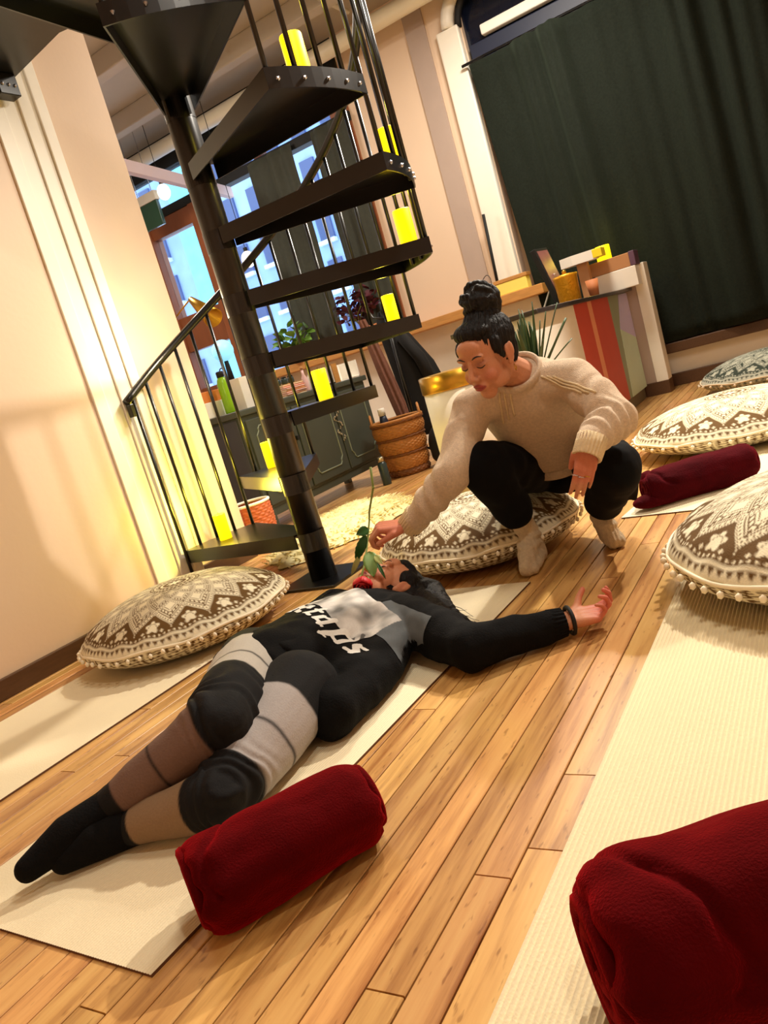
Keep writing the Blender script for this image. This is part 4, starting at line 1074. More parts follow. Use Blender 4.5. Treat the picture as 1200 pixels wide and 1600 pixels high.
# picture region: polygon above the text
fx = X / LU
pic_lo = .050 + .012 * np.sin(fx * 7); pic = (Y > pic_lo) & (Y < .215 - .02 * fx) & (fx < .80 - .5 * (Y - .10) * (Y > .10)) & (fx > .0) & (fx < 1.12)
nz = np.array([[noise.noise((x * 16 + y * 9, y * 26, 5)) + .35 * noise.noise((x * 45, y * 30, 1)) for y in Y[0]] for x in X[:, 0]])
grey = np.clip(.66 + .75 * nz, .16, .92)
stripe = (np.sin((X * .8 + Y) * 190) > .2) & (fx > .72) & (Y < .085)
grey = np.where(stripe, .10, grey)
corner = (fx > .5) & (Y > .105) & (Y < .235) & (fx < 1.02)
line = (np.abs(fx - 1.145) < .008) & (Y > -.03) & (Y < .2)
colr = np.zeros(X.shape + (3,)); mask = np.zeros(X.shape, bool)
colr[pic] = grey[pic][:, None] * np.array([1, .97, .92]) * .85; mask |= pic
m_ = corner & ~pic; colr[m_] = (.115, .13, .14); mask |= m_
colr[T_] = (.86, .85, .80); mask |= T_
colr[line] = (.75, .76, .74); mask |= line
V = []; ok = np.zeros(X.shape, bool)
for i in range(NU):
    for j in range(NV):
        p = O0 + sU * X[i, j] + sV * Y[i, j]
        h = BV2.ray_cast(Vector((p.x, p.y, .6)), Vector((0, 0, -1)))
        if h[0] is not None and h[1].z > -.2: V.append(tuple(h[0] + h[1] * .0016)); ok[i, j] = True
        else: V.append((p.x, p.y, .1))
mk = mask & ok; F = []
for i in range(NU - 1):
    for j in range(NV - 1):
        if mk[i, j] and mk[i + 1, j] and mk[i, j + 1] and mk[i + 1, j + 1]: F.append((i * NV + j, (i + 1) * NV + j, (i + 1) * NV + j + 1, i * NV + j + 1))
me = bpy.data.meshes.new('chest_print'); me.from_pydata(V, [], F); me.update(); tint(me, colr.reshape(-1, 3)); smooth(me)
bm = bmesh.new(); bm.from_mesh(me); bmesh.ops.delete(bm, geom=[x for x in bm.verts if not x.link_faces], context='VERTS'); bm.to_mesh(me); bm.free()
o = attach(link('chest_print', me, M['print']), lw); o['label'] = 'grey picture print with white gothic lettering'
# sleeve cuff, bracelet
dW = (Lwr - Lel).normalized()
cuff(Lwr - dW * .05, Lwr - dW * .012, .040, .036, 'cuff', 22, lw, M['sweatb'])
ring_on(Lwr + dW * .004, dW, .034, M['blackmatte'], lw, 'bracelet')
P = []
for t_, r, h in ((0, .070, -.01), (.4, .074, .006), (.8, .066, .014), (1, .056, .004)):
    P.append([Lnk + lw_w * math.cos(a) * r + upz * math.sin(a) * r * .92 + spine * (h + .018) for a in np.linspace(0, 2 * PI, 80, endpoint=False)])
attach(link('collar', smooth(grid_mesh('collar', P, False, True)), M['sweatb']), lw)
# leggings with patches and socks
def leg(hp, kn, an, rads, bands, seam_t):
    B = Blob(); pts = [hp, hp.lerp(kn, .35), hp.lerp(kn, .72), kn, kn.lerp(an, .32), kn.lerp(an, .7), an]
    B.limb(pts, rads, 22); me = B.fuse('legging', .004, 6)
    v = verts_np(me)
    def par(a, b):
        d = np.array(b - a); L = np.linalg.norm(d); t = np.clip((v - np.array(a)) @ d / L ** 2, 0, 1); return t, np.linalg.norm(v - np.array(a) - np.outer(t, d), axis=1)
    t1, d1 = par(hp, kn); t2, d2 = par(kn, an); T = np.where(d1 < d2, t1, 1 + t2)
    ph = np.array([noise.noise((p[0] * 11, p[1] * 11, p[2] * 11)) for p in v]); 
    col = np.zeros((len(v), 3)) + LC(bands[0][1])
    for t0, c in bands[1:]:
        k = sst(t0 - .012, t0 + .012, T + .03 * ph)[:, None]; col = col * (1 - k) + LC(c) * k
    for s_ in seam_t: k = np.exp(-((T + .03 * ph - s_) / .012) ** 2)[:, None] * .9; col = col * (1 - k) + LC((26, 22, 22)) * k
    tint(me, col); nrm = np.array([tuple(x.normal) for x in me.vertices])
    wr = .004 * np.exp(-((T - .95) / .18) ** 2) * np.sin(T * 70 + 3 * ph * 3)
    v = v + nrm * (ph * .005 + wr)[:, None]; v[:, 2] = np.maximum(v[:, 2], .0075); set_verts(me, v)
    return attach(link('legging', me, M['legg']), lw)
BK = (15, 15, 17)
leg(LhR, LkR, LaR, [.100, .094, .086, .074, .058, .050, .038], [(0, BK), (.12, (196, 190, 180)), (.66, BK), (1.10, (122, 96, 84)), (1.86, BK)], (.50, 1.50))['label'] = 'leg with light grey thigh, black knee and taupe calf'
leg(LhL, LkL, LaL, [.100, .090, .076, .062, .052, .044, .036], [(0, BK), (.28, (176, 170, 168)), (.84, BK), (1.25, (150, 124, 96)), (1.88, BK)], (.58,))['label'] = 'leg with grey thigh, black knee and tan calf'
for an, to in ((LaR, LtR), (LaL, LtL)):
    B = Blob(); dr = (to - an); heel = an + Vector((0, 0, -.03)) - dr * .12; heel.z = max(.036, heel.z)
    B.limb([an - dr.normalized() * .02, an], [.040, .038], 16); B.limb([heel, an.lerp(to, .5), to], [.034, .034, .026], 18); B.limb([an, an.lerp(to, .5) + Vector((0, 0, .012)), to], [.038, .034, .026], 18)
    me = B.fuse('sock', .005, 4); v = verts_np(me); v[:, 2] = np.maximum(v[:, 2], .0075); set_verts(me, v); attach(link('sock', me, M['sweatb']), lw)
# hip shorts layer joining the legs
B = Blob(); B.loft([rg(mm(.12), .155, .105), rg(mm(-.05), .165, .112), rg(mm(-.22), .150, .100)], 28)
B.limb([LhR, LhR.lerp(LkR, .10)], [.092, .092], 20); B.limb([LhL, LhL.lerp(LkL, .24)], [.088, .088], 20)
me = B.fuse('shorts', .007, 22, .6); displace(me, 16, .008, 5); v = verts_np(me); v[:, 2] = np.maximum(v[:, 2], .0075); set_verts(me, v); attach(link('shorts', me, M['sweatb']), lw)
# ================================================================== FURNITURE AND BACKGROUND
def atx(x, y, X):
    d = ray(x, y); return CAM + Vector(d) * (X / d[0])
# ---------------- sideboard cabinet
CX, CY0, CY1, CT = -3.15, 3.64, 5.16, .79
cb = empty('sideboard', (-3.36, 4.40, 0)); tag(cb, 'dark green grey sideboard with pale moulded doors, left of the wicker basket', 'cabinet')
def cp(name, lo, hi, m, bev=.004, par=None):
    o_ = cb.location
    return MB().box([a - b for a, b in zip(lo, o_)], [a - b for a, b in zip(hi, o_)], bev).build(name, m, par or cb)
cp('body', (CX - .42, CY0, .15), (CX, CY1, CT - .04), M['cab'])
cp('side_panel', (CX - .41, CY0 - .008, .16), (CX - .02, CY0 + .001, CT - .05), M['cabside'])
cp('top', (CX - .44, CY0 - .03, CT - .04), (CX + .02, CY1 + .03, CT), M['cab'], .008)
cp('skirt', (CX - .40, CY0 + .02, .10), (CX - .005, CY1 - .02, .15), M['cab'])
for x in (CX - .40, CX - .05):
    for y in (CY0 + .02, CY1 - .07): cp('leg', (x, y, 0), (x + .05, y + .05, .15), M['cab'])
dw = (CY1 - CY0 - .06) / 3
for i in range(3):
    y0 = CY0 + .03 + i * dw + .008; y1 = y0 + dw - .016
    d = cp('door', (CX - .005, y0, .17), (CX + .014, y1, CT - .07), M['cab'], .004)
    z0, z1 = .23, CT - .12; a, b = y0 + .06, y1 - .06; nch = .045
    pl = [(a + nch, z0), (b - nch, z0), (b - nch * .6, z0 + nch * .4), (b - nch * .6, z0 + nch * .7), (b, z0 + nch * 1.3), (b, z1 - nch * 1.3), (b - nch * .6, z1 - nch * .7), (b - nch * .6, z1 - nch * .4), (b - nch, z1), (a + nch, z1),
          (a + nch * .6, z1 - nch * .4), (a + nch * .6, z1 - nch * .7), (a, z1 - nch * 1.3), (a, z0 + nch * 1.3), (a + nch * .6, z0 + nch * .7), (a + nch * .6, z0 + nch * .4)]
    m_ = MB(); m_.path([(CX + .016 - cb.location.x, y - cb.location.y, z) for y, z in pl], .005, 6, True); m_.build('moulding', M['cabline'], d)
mb = MB()
for i in range(46):
    t = i / 45; y = CY1 - .03 - dw + .035 * math.sin(t * 18) + rnd.uniform(-.012, .012); mb.sph((CX + .018 - cb.location.x, y - cb.location.y, .38 + .27 * t), rnd.uniform(.004, .009), 1)
mb.build('filigree', M['silver'], cb)
cp('door_knob', (CX + .012, CY0 + .03 + dw - .05, .50), (CX + .035, CY0 + .03 + dw - .03, .53), M['blackmatte'], .004)

# on the sideboard
def place(name, label, cat, loc, group=None, rz=0):
    t = empty(name, loc, rz); tag(t, label, cat, group); return t
p = atx(361, 640, -3.30); t = place('drink_bottle', 'lime green drinking bottle with black ring lid on the sideboard', 'bottle', (-3.30, p.y, CT))
MB().lathe([(.036, 0), (.038, .01), (.037, .19), (.030, .215), (.020, .232)], 28).build('flask', M['lime'], t, True); MB().lathe([(.023, .230), (.024, .262), (.018, .268)], 24).build('cap', M['blackmatte'], t, True)
MB().path([(0, .03 + .022 * math.cos(a), .262 + .022 * math.sin(a)) for a in np.linspace(0, 2 * PI, 17)[:-1]], .004, 6, True).build('carry_ring', M['blackmatte'], t, True)
p = atx(392, 630, -3.42); t = place('printed_box', 'white box printed with red and black words, behind the green bottle', 'box', (-3.42, p.y, CT))
MB().box((-.09, -.12, 0), (.06, .13, .21), .003).build('carton', M['paper'], t)
def text(s_, size, m, parent, loc, rot, name='lettering', ext=.0008):
    c = bpy.data.curves.new(name, 'FONT'); c.body = s_; c.size = size; c.extrude = ext; c.align_x = 'CENTER'
    tmp = bpy.data.objects.new(name, c); COL.objects.link(tmp); dg = bpy.context.evaluated_depsgraph_get()
    me_ = bpy.data.meshes.new_from_object(tmp.evaluated_get(dg)); bpy.data.objects.remove(tmp)
    o_ = link(name, me_, m, parent, loc, rot); return o_
text('your', .045, M['inkr'], t, (.062, .0, .145), (PI / 2, 0, PI / 2)); text('age', .045, M['inkr'], t, (.062, .0, .11), (PI / 2, 0, PI / 2)); text('shit', .055, M['ink'], t, (.062, .01, .055), (PI / 2, 0, PI / 2))
p = atx(338, 640, -3.40); t = place('storage_box', 'low white box at the left end of the sideboard', 'box', (-3.44, p.y - .03, CT)); MB().box((-.08, -.10, 0), (.08, .10, .10), .004).build('carton', M['paper'], t)
MB().box((-.07, -.09, .10), (.07, .09, .17), .004).build('orange_lid', M['orange'], t)
p = at(348, 548, 5.6); t = place('globe_lamp', 'pale blue glowing globe seen above the green bottle', 'lamp', (p.x, 5.6, 1.07)); h_ = p.z - 1.07
MB().sph((0, 0, h_), .10, 3).build('globe', M['blueglow'], t, True); MB().tube((0, 0, h_ - .30), (0, 0, h_ - .09), .03, .02).build('stem', M['blackmatte'], t, True); t.location.z = 1.07
MB().tube((0, 0, -1.07), (0, 0, h_ - .28), .012).build('pole', M['blackmatte'], t, True); MB().tube((0, 0, -1.07), (0, 0, -1.05), .10, n=24).build('foot', M['blackmatte'], t)
yb = atx(450, 615, -3.34).y
for i in range(7):
    m_ = M['bookred'] if i % 3 else M['ochre']; t = place('notebook', ['bottom ochre notebook of the stack on the sideboard', 'red orange notebook second from the bottom of the stack', 'red orange notebook third from the bottom of the stack', 'middle ochre notebook of the stack on the sideboard', 'red orange notebook third from the top of the stack', 'red orange notebook just under the topmost one', 'topmost ochre notebook under the dark jars'][i], 'book', (-3.34 + rnd.uniform(-.01, .01), yb, CT + .0125 * i), 'stack of notebooks on the sideboard', rnd.uniform(-.06, .06))
    MB().box((-.08, -.12, 0), (.08, .12, .002), 0).box((-.08, -.12, .010), (.08, .12, .012), 0).box((-.08, -.12, 0), (-.077, .12, .012)).build('cover', m_, t); MB().box((-.076, -.117, .002), (.077, .117, .010)).build('pages', M['paper'], t)
for i, (px_, hh) in enumerate([(440, -.08), (455, 0), (468, .08)]):
    t = place('votive_jar', ['left dark jar on the notebook stack', 'middle dark jar on the notebook stack', 'right dark jar on the notebook stack'][i], 'jar', (-3.34, yb + hh, CT + .0875), 'dark jars on the notebook stack')
    MB().lathe([(.020, 0), (.024, .01), (.024, .035), (.018, .045)], 18).build('glass', M['teal'], t, True); MB().lathe([(.019, .044), (.019, .054), (.002, .056)], 18).build('lid', M['blackmatte'], t, True)
p = atx(527, 608, -3.44); t = place('paper_tray', 'white paper tray with wooden front at the right of the sideboard', 'tray', (-3.42, p.y + .05, CT)); MB().box((-.10, -.20, 0), (.08, .18, .012)).box((-.10, -.20, 0), (-.088, .18, .14)).box((-.10, -.20, 0), (.08, -.188, .14)).box((-.10, .168, 0), (.08, .18, .14)).build('tray_shell', M['paper'], t)
MB().box((.08, -.20, 0), (.088, -.13, .15)).build('wood_front', M['ledge'], t)
for i, px_ in enumerate((478, 488)):
    t = place('glass_bottle', ['pale pink bottle behind the third stair candle', 'cream bottle right of the pink one on the sideboard'][i], 'bottle', (-3.48, atx(px_, 600, -3.48).y, CT)); MB().lathe([(.022, 0), (.024, .01), (.024, .10), (.010, .13), (.010, .17)], 20).build('glass_body', [mat('pink glass', (232, 190, 186), .3), M['paper']][i], t, True); MB().lathe([(.012, .168), (.012, .19), (.004, .192)], 16).build('cork', M['carton'], t, True)
# brass cone lamp on an arm
A = at(297, 467, 4.3); E_ = at(334, 497, 4.22)
t = place('cone_lamp', 'brass cone shade lamp behind the lower handrail', 'lamp', (A.x - .25, A.y + .02, 0))
lo_ = t.location
d_ = (E_ - A); Lc = d_.length; q_ = d_.to_track_quat('Z', 'Y')
sh = MB().lathe([(.016, 0), (.022, .01), (.070, Lc), (.067, Lc), (.019, .014)], 36).build('lamp_shade', M['gold'], t, True, A - lo_, q_.to_euler())
MB().path([Vector((0, 0, A.z - .10)), Vector((.12, -.01, A.z - .05)), A - lo_], .006, 8).build('arm', M['gold'], t, True); MB().tube((0, 0, 0), (0, 0, A.z - .09), .010).build('pole', M['gold'], t, True); MB().tube((0, 0, 0), (0, 0, .02), .12, n=32).build('base', M['gold'], t)
# pendants
for px_, py_, lab in ((388, 405, 'small frosted pendant globe between the fifth and sixth treads'), (256, 300, 'small frosted pendant globe beside the dark green sign')):
    p = at(px_, py_, 6.2); t = place('pendant_lamp', lab, 'lamp', (p.x, p.y, p.z)); MB().sph((0, 0, 0), .065, 3, (1, 1, 1.2)).build('globe', M['whiteglow'], t, True); MB().tube((0, 0, .07), (0, 0, CZ - p.z), .003, n=6).build('cord', M['blackmatte'], t); MB().tube((0, 0, .06), (0, 0, .11), .02).build('socket', M['blackmatte'], t)
# ---------------- plants on the sill
def bush(name, label, loc, r, n, ml, seed, pot, sc=(1, 1, 1), leafw=.02):
    t = place(name, label, 'plant', loc); rr = random.Random(seed)
    if pot is not None: MB().lathe([(.055, 0), (.075, .10), (.080, .11), (.070, .108)], 24).build('pot', pot, t, True)
    mb_ = MB()
    for i in range(7):
        a = i * .9; mb_.path([(0, 0, .08), (r * .3 * math.cos(a), r * .3 * math.sin(a), .08 + r * .6), (r * .7 * math.cos(a) * sc[0], r * .7 * math.sin(a), .08 + r * (1.0 + .3 * math.sin(i)))], .004, 5)
    mb_.build('stems', M['stem'], t)
    me_ = None
    for i in range(n):
        v_ = Vector((rr.gauss(0, 1), rr.gauss(0, 1), rr.gauss(0, 1))).normalized() * r * rr.uniform(.5, 1); v_ = Vector((v_.x * sc[0], v_.y * sc[1], v_.z * sc[2] + .10 + r))
        if me_ is None:
            P = []
            for k in range(7):
                tt = k / 6; w_ = leafw * math.sin(PI * tt ** .8); P.append([(-w_, tt * leafw * 3.4, .3 * w_), (0, tt * leafw * 3.4, 0), (w_, tt * leafw * 3.4, .3 * w_)])
            me_ = smooth(grid_mesh('leaf', P)); me_.materials.append(ml)
        o_ = link('leaf', me_, None, t, v_, (rr.uniform(-1, 1), rr.uniform(-1, 1), rr.uniform(0, 6.3)))
    return t
p = at(465, 540, 6.45); bush('leafy_plant', 'bright green leafy plant on the sill in front of the street window', (p.x, 6.42, 1.10), .13, 70, M['leaf'], 3, M['terracotta'], (1.5, .5, 1.2), .034)
p = at(572, 545, 6.45); bush('burgundy_plant', 'dark burgundy bushy plant in a trough on the sill', (p.x, 6.46, 1.17), .17, 150, M['leafr'], 8, None, (1.6, .45, .9), .024)
single('plant_trough', 'terracotta trough under the burgundy plant', 'planter', MB().box((p.x - .26, 6.41, 1.10), (p.x + .24, 6.53, 1.22), .01), M['terracotta'])
# ---------------- wicker basket with handles
bp_ = on(642, 738, 0); t = place('wicker_basket', 'brown wicker basket with two handles beside the sideboard', 'basket', (bp_.x, bp_.y, 0))
def woven(r0, r1, h, nth, nz_, amp, name, m, parent, stakes=22, rows=30):
    P = []
    for j in range(nz_ + 1):
        tt = j / nz_; r = r0 + (r1 - r0) * tt + .012 * math.sin(PI * tt); row = []
        for i in range(nth):
            a = 2 * PI * i / nth; s_ = math.sin(a * stakes) * (1 if int(tt * rows) % 2 else -1)
            rib = abs(math.sin(tt * rows * PI)); row.append(((r + amp * s_ * .6 + amp * rib) * math.cos(a), (r + amp * s_ * .6 + amp * rib) * math.sin(a), h * tt))
        P.append(row)
    return link(name, smooth(grid_mesh(name, P, False, True)), m, parent)
for kk, (za, zb, m_) in enumerate([(0, .05, M['wicker2']), (.05, .15, M['wicker']), (.15, .17, M['wicker2']), (.17, .27, M['wicker']), (.27, .29, M['wicker2']), (.29, .385, M['wicker']), (.385, .41, M['wicker2'])]):
    ra = .145 + .045 * za / .41; rb = .145 + .045 * zb / .41; o_ = woven(ra, rb, zb - za, 180, max(6, int((zb - za) * 260)), .0045, 'woven_band', m_, t, 22, max(2, int((zb - za) * 90))); o_.location.z = za
MB().path([(.193 * math.cos(a), .193 * math.sin(a), .412) for a in np.linspace(0, 2 * PI, 49)[:-1]], .011, 8, True).build('rim', M['wicker'], t, True)
MB().lathe([(.14, .005), (.14, .012)], 32).build('bottom', M['wicker2'], t)
for sg in (-1, 1):
    dx, dy = .83 * sg, .47 * sg; MB().path([(dx * .19 + (-dy) * .075 * math.cos(a) , dy * .19 + dx * .075 * math.cos(a), .41 + .075 * math.sin(a)) for a in np.linspace(0, PI, 13)], .009, 8).build('handle', M['wicker'], t, True)
t2_ = place('squeeze_bottle', 'dark bottle with white cap standing in the wicker basket', 'bottle', (bp_.x - .09, bp_.y - .02, .012)); MB().lathe([(.035, 0), (.036, .36), (.030, .42), (.024, .45)], 24).build('flask', M['navy'], t2_, True); MB().lathe([(.027, .45), (.027, .50), (.024, .505)], 24).build('cap', M['paper'], t2_, True)
p = on(606, 757, 0); t = place('floor_flask', 'small dark teal flask on the floor between sideboard and basket', 'bottle', (p.x, p.y, 0)); MB().lathe([(.030, 0), (.032, .01), (.032, .15), (.022, .17)], 24).build('flask', M['teal'], t, True); MB().lathe([(.024, .168), (.024, .20), (.02, .205)], 24).build('cap', M['silver'], t, True)
# coat stand, coat, scarf
cs = at(628, 600, 5.5); t = place('coat_stand', 'black coat stand behind the wicker basket', 'coat stand', (cs.x, 5.54, 0))
MB().tube((0, 0, 0), (0, 0, 1.32), .016).build('pole', M['black'], t, True)
for k in range(4):
    a = k * PI / 2 + .4; MB().path([(0, 0, 1.16), (.10 * math.cos(a), .10 * math.sin(a), 1.20), (.13 * math.cos(a), .13 * math.sin(a), 1.29)], .009, 8).build('hook', M['black'], t, True); MB().path([(0, 0, .10), (.2 * math.cos(a), .2 * math.sin(a), .015)], .011, 8).build('foot', M['black'], t, True)
def garment(name, label, cat, loc, rows, m, ruff=.02, seed=0, rz=0):
    tt_ = place(name, label, cat, loc, None, rz); P = []; n = 72
    for z, rx, ry, cx_, cy_ in rows:
        P.append([(cx_ + (rx + ruff * math.sin(9 * a + seed + z * 2) * (1 if z < 1 else .3)) * math.cos(a), cy_ + (ry + ruff * .8 * math.sin(7 * a + seed)) * math.sin(a), z) for a in np.linspace(0, 2 * PI, n, endpoint=False)])
    me_ = grid_mesh(name, P, False, True); link('cloth_body', smooth(me_), m, tt_); return tt_
cl = at(650, 610, 5.70)
g = garment('hanging_coat', 'long black coat hanging behind the wicker basket', 'coat', (cl.x - .01, 5.72, 0), [(.18, .17, .09, .07, 0), (.25, .19, .10, .07, 0), (.5, .19, .10, .07, 0), (.75, .165, .09, .03, 0), (1.0, .12, .08, -.04, 0), (1.16, .07, .06, -.09, 0), (1.24, .02, .02, -.11, 0)], M['coatb'], .014, 1, .5)
MB().path([(.0, -.11, 1.0), (.10, -.13, .8), (.15, -.12, .55)], [.045, .05, .045], 12).build('sleeve', M['coatb'], g, True)
sc_ = at(606, 600, 5.42)
garment('hanging_scarf', 'brown heather scarf hanging left of the black coat', 'scarf', (sc_.x, 5.36, 0), [(.40, .045, .03, .08, 0), (.5, .05, .03, .07, 0), (.75, .05, .03, .035, 0), (1.0, .045, .03, 0, 0), (1.2, .03, .02, -.03, 0)], M['scarf'], .008, 3, .5)
p = on(676, 735, 0); t = place('dark_bag', 'black cloth bag on the floor right of the wicker basket', 'bag', (p.x + .03, p.y + .2, 0)); 
bb = Blob().ell((0, 0, .15), (.10, .10, .15)).ell((.03, .0, .08), (.13, .11, .08)); link('bag_body', bb.fuse('bag_body', .012, 4), M['coatb'], t); MB().path([(-.05, 0, .27), (-.03, 0, .36), (.03, 0, .36), (.05, 0, .27)], .008, 8).build('strap', M['coatb'], t, True)
# white drum pedestal with brass rim, spiky plant in tall white pot
p = at(657, 600, 3.75); t = place('drum_pedestal', 'white drum pedestal with wide brass rim behind the crouching woman', 'pedestal', (p.x + .20, 3.80, 0)); zt = at(657, 592, 3.75).z
MB().lathe([(.20, 0), (.20, zt - .09)], 48).build('drum', M['white'], t, True); MB().lathe([(.205, zt - .09), (.207, zt - .085), (.207, zt - .004), (.203, zt)], 48).build('brass_rim', M['gold'], t, True)
p = at(832, 580, 3.85); t = place('spiky_plant', 'dark green spiky plant in a tall white pot before the counter', 'plant', (p.x, 3.85, 0))
MB().lathe([(.10, 0), (.13, .40), (.135, .50), (.12, .50)], 36).build('pot', M['white'], t, True); MB().lathe([(.118, .485), (.04, .50)], 24).build('soil', M['baseb'], t)
rr = random.Random(5)
for i in range(26):
    a = rr.uniform(0, 2 * PI); el_ = rr.uniform(.25, 1.0); L = rr.uniform(.26, .42); rr_ = .55 if el_ < .5 else .3
    P0 = Vector((.02 * math.cos(a), .02 * math.sin(a), .50)); dxy = (1 - el_) * .9; D = Vector((math.cos(a) * dxy, math.sin(a) * dxy, .45 + .5 * el_)).normalized(); sdv = Vector((-math.sin(a), math.cos(a), 0)); nv = D.cross(sdv)
    P = []
    for k in range(9):
        tt = k / 8; w_ = .014 * (1 - tt) ** .7 * (.6 + .8 * min(1, tt * 4)); c_ = P0 + D * L * tt + Vector((0, 0, -.05)) * tt * tt * dxy
        P.append([c_ + sdv * w_ + nv * -.004, c_, c_ - sdv * w_ + nv * -.004])
    o_ = link('leaf', smooth(grid_mesh('leaf', P)), M['leafd'], t); md = o_.modifiers.new('s', 'SOLIDIFY'); md.thickness = .002
single('black_rod', 'thin black rod standing upright on the oak ledge', 'rod', MB().tube((at(783, 468, 6.55).x, 6.55, 1.10), (at(755, 335, 6.55).x, 6.55, at(755, 335, 6.55).z), .013), M['blackmatte'], True)
# things on the oak ledge
p = at(820, 487, 6.55); t = place('yellow_box', 'pale yellow box on the oak ledge behind the spiky plant', 'box', (p.x - .02, 6.49, 1.10)); MB().box((-.14, -.05, 0), (.14, .05, .10), .006).build('carton', mat('pale yellow card', (250, 226, 110), .6), t); MB().box((-.15, -.055, .10), (.15, .055, .13), .004).build('lid', M['ledge'], t)

# ---------------- counter with painted front
KX = -1.35
ct = empty('counter', (-1.6, 5.2, 0)); tag(ct, 'painted counter with coral and sage panels and painted-in mint light below the velvet curtain', 'counter')
def kp(name, lo, hi, m, bev=.003, par=None):
    o_ = ct.location; return MB().box([a - b for a, b in zip(lo, o_)], [a - b for a, b in zip(hi, o_)], bev).build(name, m, par or ct)
kp('carcass', (KX - .42, 4.02, .09), (KX - .012, 6.36, .83), M['white'])
kp('plinth', (KX - .40, 4.05, 0), (KX - .02, 6.34, .09), M['muro'])
for nm, y0, y1, m_, pr in (('panel_or_light_patch', 4.02, 4.82, M['white'], 0), ('panel_or_light_patch', 4.82, 5.14, M['mura'], 0), ('panel_or_light_patch', 5.14, 5.24, M['murb'], 0), ('panel_or_light_patch', 5.24, 5.70, M['mura'], 0), ('panel_or_light_patch', 5.70, 6.29, M['murg'], 0)):
    kp(nm, (KX - .012, y0, .09), (KX, y1 - .002, .83), m_, .001)
mb = MB(); mb.prism([(5.78, .09), (6.29, .09), (6.29, .48), (5.86, .58)], 0, .003); o_ = mb.build('panel_or_light_patch', M['mintlight'], ct, False, (0 - ct.location.x + KX, -ct.location.y, 0), None)  # light with a slanted shadow edge across the sage, put in as mint colour
o_.rotation_euler = (PI / 2, 0, PI / 2)
mb = MB(); mb.prism([(5.86, .58), (6.29, .48), (6.29, .825), (6.02, .825)], 0, .004); o_ = mb.build('panel_or_light_patch', mat('lavender light on sage', (206, 196, 236), .5), ct, False, (0 - ct.location.x + KX, -ct.location.y, 0), None); o_.rotation_euler = (PI / 2, 0, PI / 2)  # upper part of that light patch, painted in lavender
kp('countertop', (KX - .46, 3.98, .83), (KX + .05, 6.30, .855), mat('dark stone top', (58, 50, 48), .3, noise_s=20, noise_a=.6), .004)
kp('end_post', (KX - .02, 6.30, .10), (KX + .08, 6.44, 1.0), M['taupe'], .004); kp('end_post_side', (KX + .08, 6.295, .10), (KX + .17, 6.445, 1.01), M['white'], .003)
kp('post_foot', (KX - .02, 6.29, 0), (KX + .17, 6.45, .10), M['baseb'], .003)
kp('raised_back', (KX - .16, 6.14, .855), (KX + .14, 6.30, 1.0), M['white'], .004)
# on the counter
def onct(px_, py_, X): p_ = atx(px_, py_, X); return p_
t = place('wooden_tray_box', 'brown wooden box with plum end on the raised back of the counter', 'box', (KX - .02, 6.215, 1.002)); MB().box((-.17, -.07, 0), (.13, .07, .10), .004).build('box_body', M['carton'], t); MB().box((.13, -.075, -.0), (.17, .075, .105), .004).build('end_panel', M['purple'], t)
c_ = candle((KX - .08, 6.22, 1.10), .95, 'wide yellow candle on the wooden box at the counter end', e=2.0)
c_.scale = (1.5, 1.5, .75)
p = atx(890, 463, -1.52); t = place('golden_tin', 'hammered golden tin with round lid knob on the counter', 'tin', (-1.52, p.y, .855)); MB().lathe([(.070, 0), (.074, .01), (.080, .17), (.083, .175), (.083, .19), (.02, .20)], 40).build('tin_body', M['yellowpot'], t, True); MB().sph((0, 0, .212), .016, 2).build('knob', M['gold'], t, True)
MB().path([(0, .078 + .03 * math.sin(a), .10 + .045 * math.cos(a)) for a in np.linspace(0, PI, 11)], .008, 8).build('handle', M['ink'], t, True)
# leaning picture
a_ = atx(824, 352, -1.66); b2_ = atx(876, 458, -1.60)
t = place('leaning_picture', 'dark framed pink picture leaning back on its easel on the counter', 'picture', (-1.60, b2_.y + .04, .866)); Hh = a_.z - .855
fr = empty('tmp2'); bpy.data.objects.remove(fr)
MT = Matrix.Rotation(math.radians(-18), 4, 'X')
MB().box((-.02, -.11, 0), (.02, .11, .42), .004, Matrix.Rotation(math.radians(-13), 4, 'Y') @ Matrix.Rotation(math.radians(-6), 4, 'Z')).build('frame', M['blackmatte'], t)
MB().box((.0185, -.09, .02), (.023, .09, .40), 0, Matrix.Rotation(math.radians(-13), 4, 'Y') @ Matrix.Rotation(math.radians(-6), 4, 'Z')).build('print', M['photo'], t)
MB().tube((-.02, .0, .22), (-.16, .0, 0), .006).build('easel_leg', M['paper'], t)
p = atx(905, 455, -1.56)
t = place('cardboard_stand', 'brown cardboard stand carrying a folded white box on the counter', 'stand', (-1.56, p.y + .26, .855)); MB().box((-.04, -.03, 0), (.04, .03, .27), .003).build('post', M['carton'], t)
t = place('folded_white_box', 'folded white box with yellow end, topmost thing on the counter', 'box', (-1.56, p.y + .26, .855 + .27)); MB().prism([(-.15, -.05), (-.05, -.09), (.12, -.06), (.12, .05), (-.05, .09), (-.15, .05)], 0, .07).build('carton', M['paper'], t); MB().box((.10, -.065, .005), (.17, .055, .068), .004).build('yellow_end', mat('bright yellow card', (255, 226, 40), .5), t)
p = atx(925, 455, -1.42); t = place('clay_cup', 'small terracotta cup at the counter front', 'cup', (-1.42, p.y + .05, .855)); MB().lathe([(.03, 0), (.045, .12), (.040, .118), (.028, .01)], 24).build('cup_body', M['terracotta'], t, True)
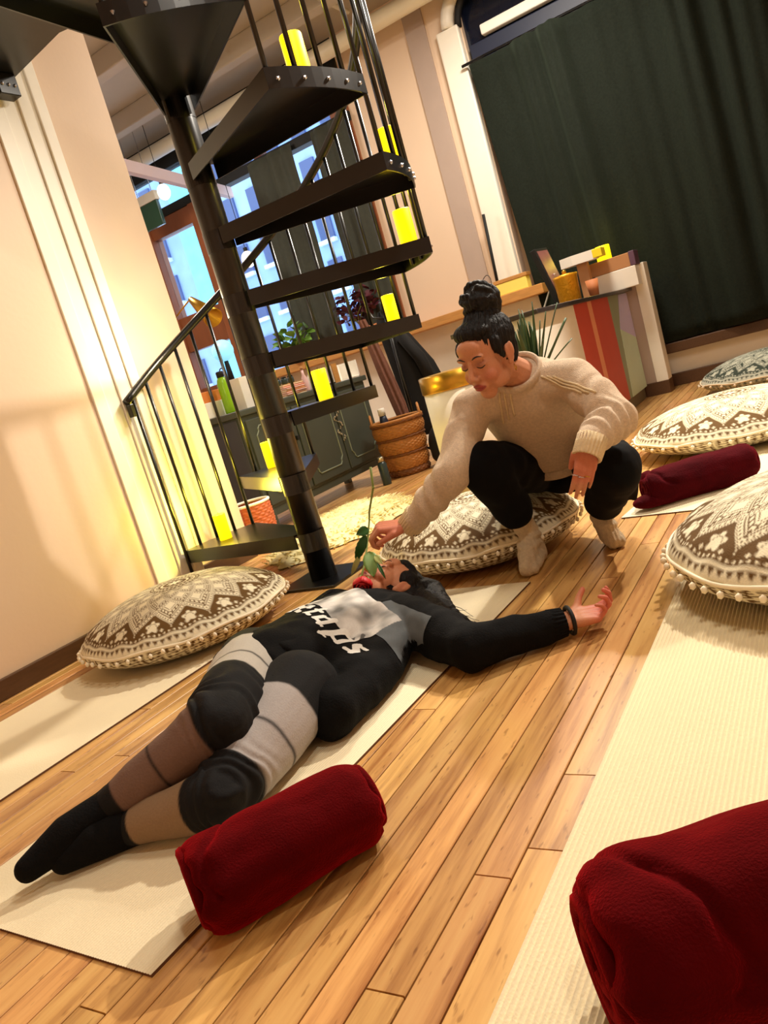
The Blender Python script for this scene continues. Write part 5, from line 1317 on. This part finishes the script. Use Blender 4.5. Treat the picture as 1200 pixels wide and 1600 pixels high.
p = atx(918, 430, -1.60); t = place('hexagon_box', 'white and tan hexagonal box on a black stand on the counter', 'box', (-1.60, p.y + .45, .855)); MB().box((-.07, -.08, 0), (.07, .08, .13), .003).box((-.10, -.12, .13), (.10, .12, .145), .002).build('stand', M['blackmatte'], t); MB().prism([(.09, 0), (.05, .08), (-.05, .08), (-.09, 0), (-.05, -.08), (.05, -.08)], .145, .26).build('hex_body', M['paper'], t); MB().prism([(.085, .0), (.048, .075), (-.0, .075), (-.0, -.0)], .26, .264).build('tan_face', M['carton'], t)
for i in range(4):
    p = atx([833, 850, 866, 925][i], [487, 482, 477, 455][i], -1.50); single('magazine', ['white magazine at the near end of the counter', 'white magazine second from the near counter end', 'white magazine beside the golden tin', 'printed brown leaflet beside the terracotta cup'][i], 'magazine', MB().box((-1.50, p.y - .10, .8555), (-1.36, p.y + .10, .8600), .0005), M['paper'] if i < 3 else M['photo'])
# ---------------- rug, woven pot, left
P = []; 
rc = on(503, 838, .0)
t = place('sheepskin_rug', 'fluffy cream sheepskin rug behind the stair column', 'rug', (rc.x + .06, rc.y + .16, .002), None, .2)
n1, n2 = 70, 40; P = []
for i in range(n2 + 1):
    q = i / n2; row = []
    for j in range(n1 * 2):
        a = 2 * PI * j / (n1 * 2); edge = 1 + .10 * math.sin(3 * a + 1) + .06 * math.sin(7 * a) + .03 * math.sin(17 * a); x = .35 * q * edge * math.cos(a); y = .66 * q * edge * math.sin(a)
        row.append((x, y, (.055 * (1 - q ** 4) + .018 * noise.noise((x * 30, y * 30, 2)) * (1 - q ** 6) + .004)))
    P.append(row)
me = grid_mesh('fleece', P, False, True); fl_ = link('fleece', smooth(me), M['fluff'], t)
mb = MB()
rr = random.Random(9)
for i in range(900):
    a = rr.uniform(0, 2 * PI); q = math.sqrt(rr.uniform(0, 1)); edge = 1 + .10 * math.sin(3 * a + 1) + .06 * math.sin(7 * a); x = .36 * q * edge * math.cos(a); y = .67 * q * edge * math.sin(a); z = .05 * (1 - q ** 4) + .002
    dx, dy = rr.uniform(-.03, .03), rr.uniform(-.03, .03); mb.tube((x, y, z), (x + dx + .02 * math.cos(a), y + dy + .02 * math.sin(a), max(.004, z + .012)), .006, .001, 5)
o_ = mb.build('fleece_tufts', M['fluff'], t, True); o_['kind'] = 'stuff'
WPX = at(389, 795, 3.30).x; t = place('woven_pot', 'red brown woven pot behind the lowest stair tread', 'pot', (WPX, 3.30, 0)); woven(.10, .12, .27, 120, 60, .005, 'woven_wall', mat('red brown rattan', (190, 96, 56), .6, noise_s=60, noise_a=.4), t, 16, 18); MB().path([(.122 * math.cos(a), .122 * math.sin(a), .27) for a in np.linspace(0, 2 * PI, 33)[:-1]], .009, 8, True).build('rim', M['paper'], t, True); MB().lathe([(.1, .002), (.1, .008)], 24).build('bottom', M['wicker2'], t)
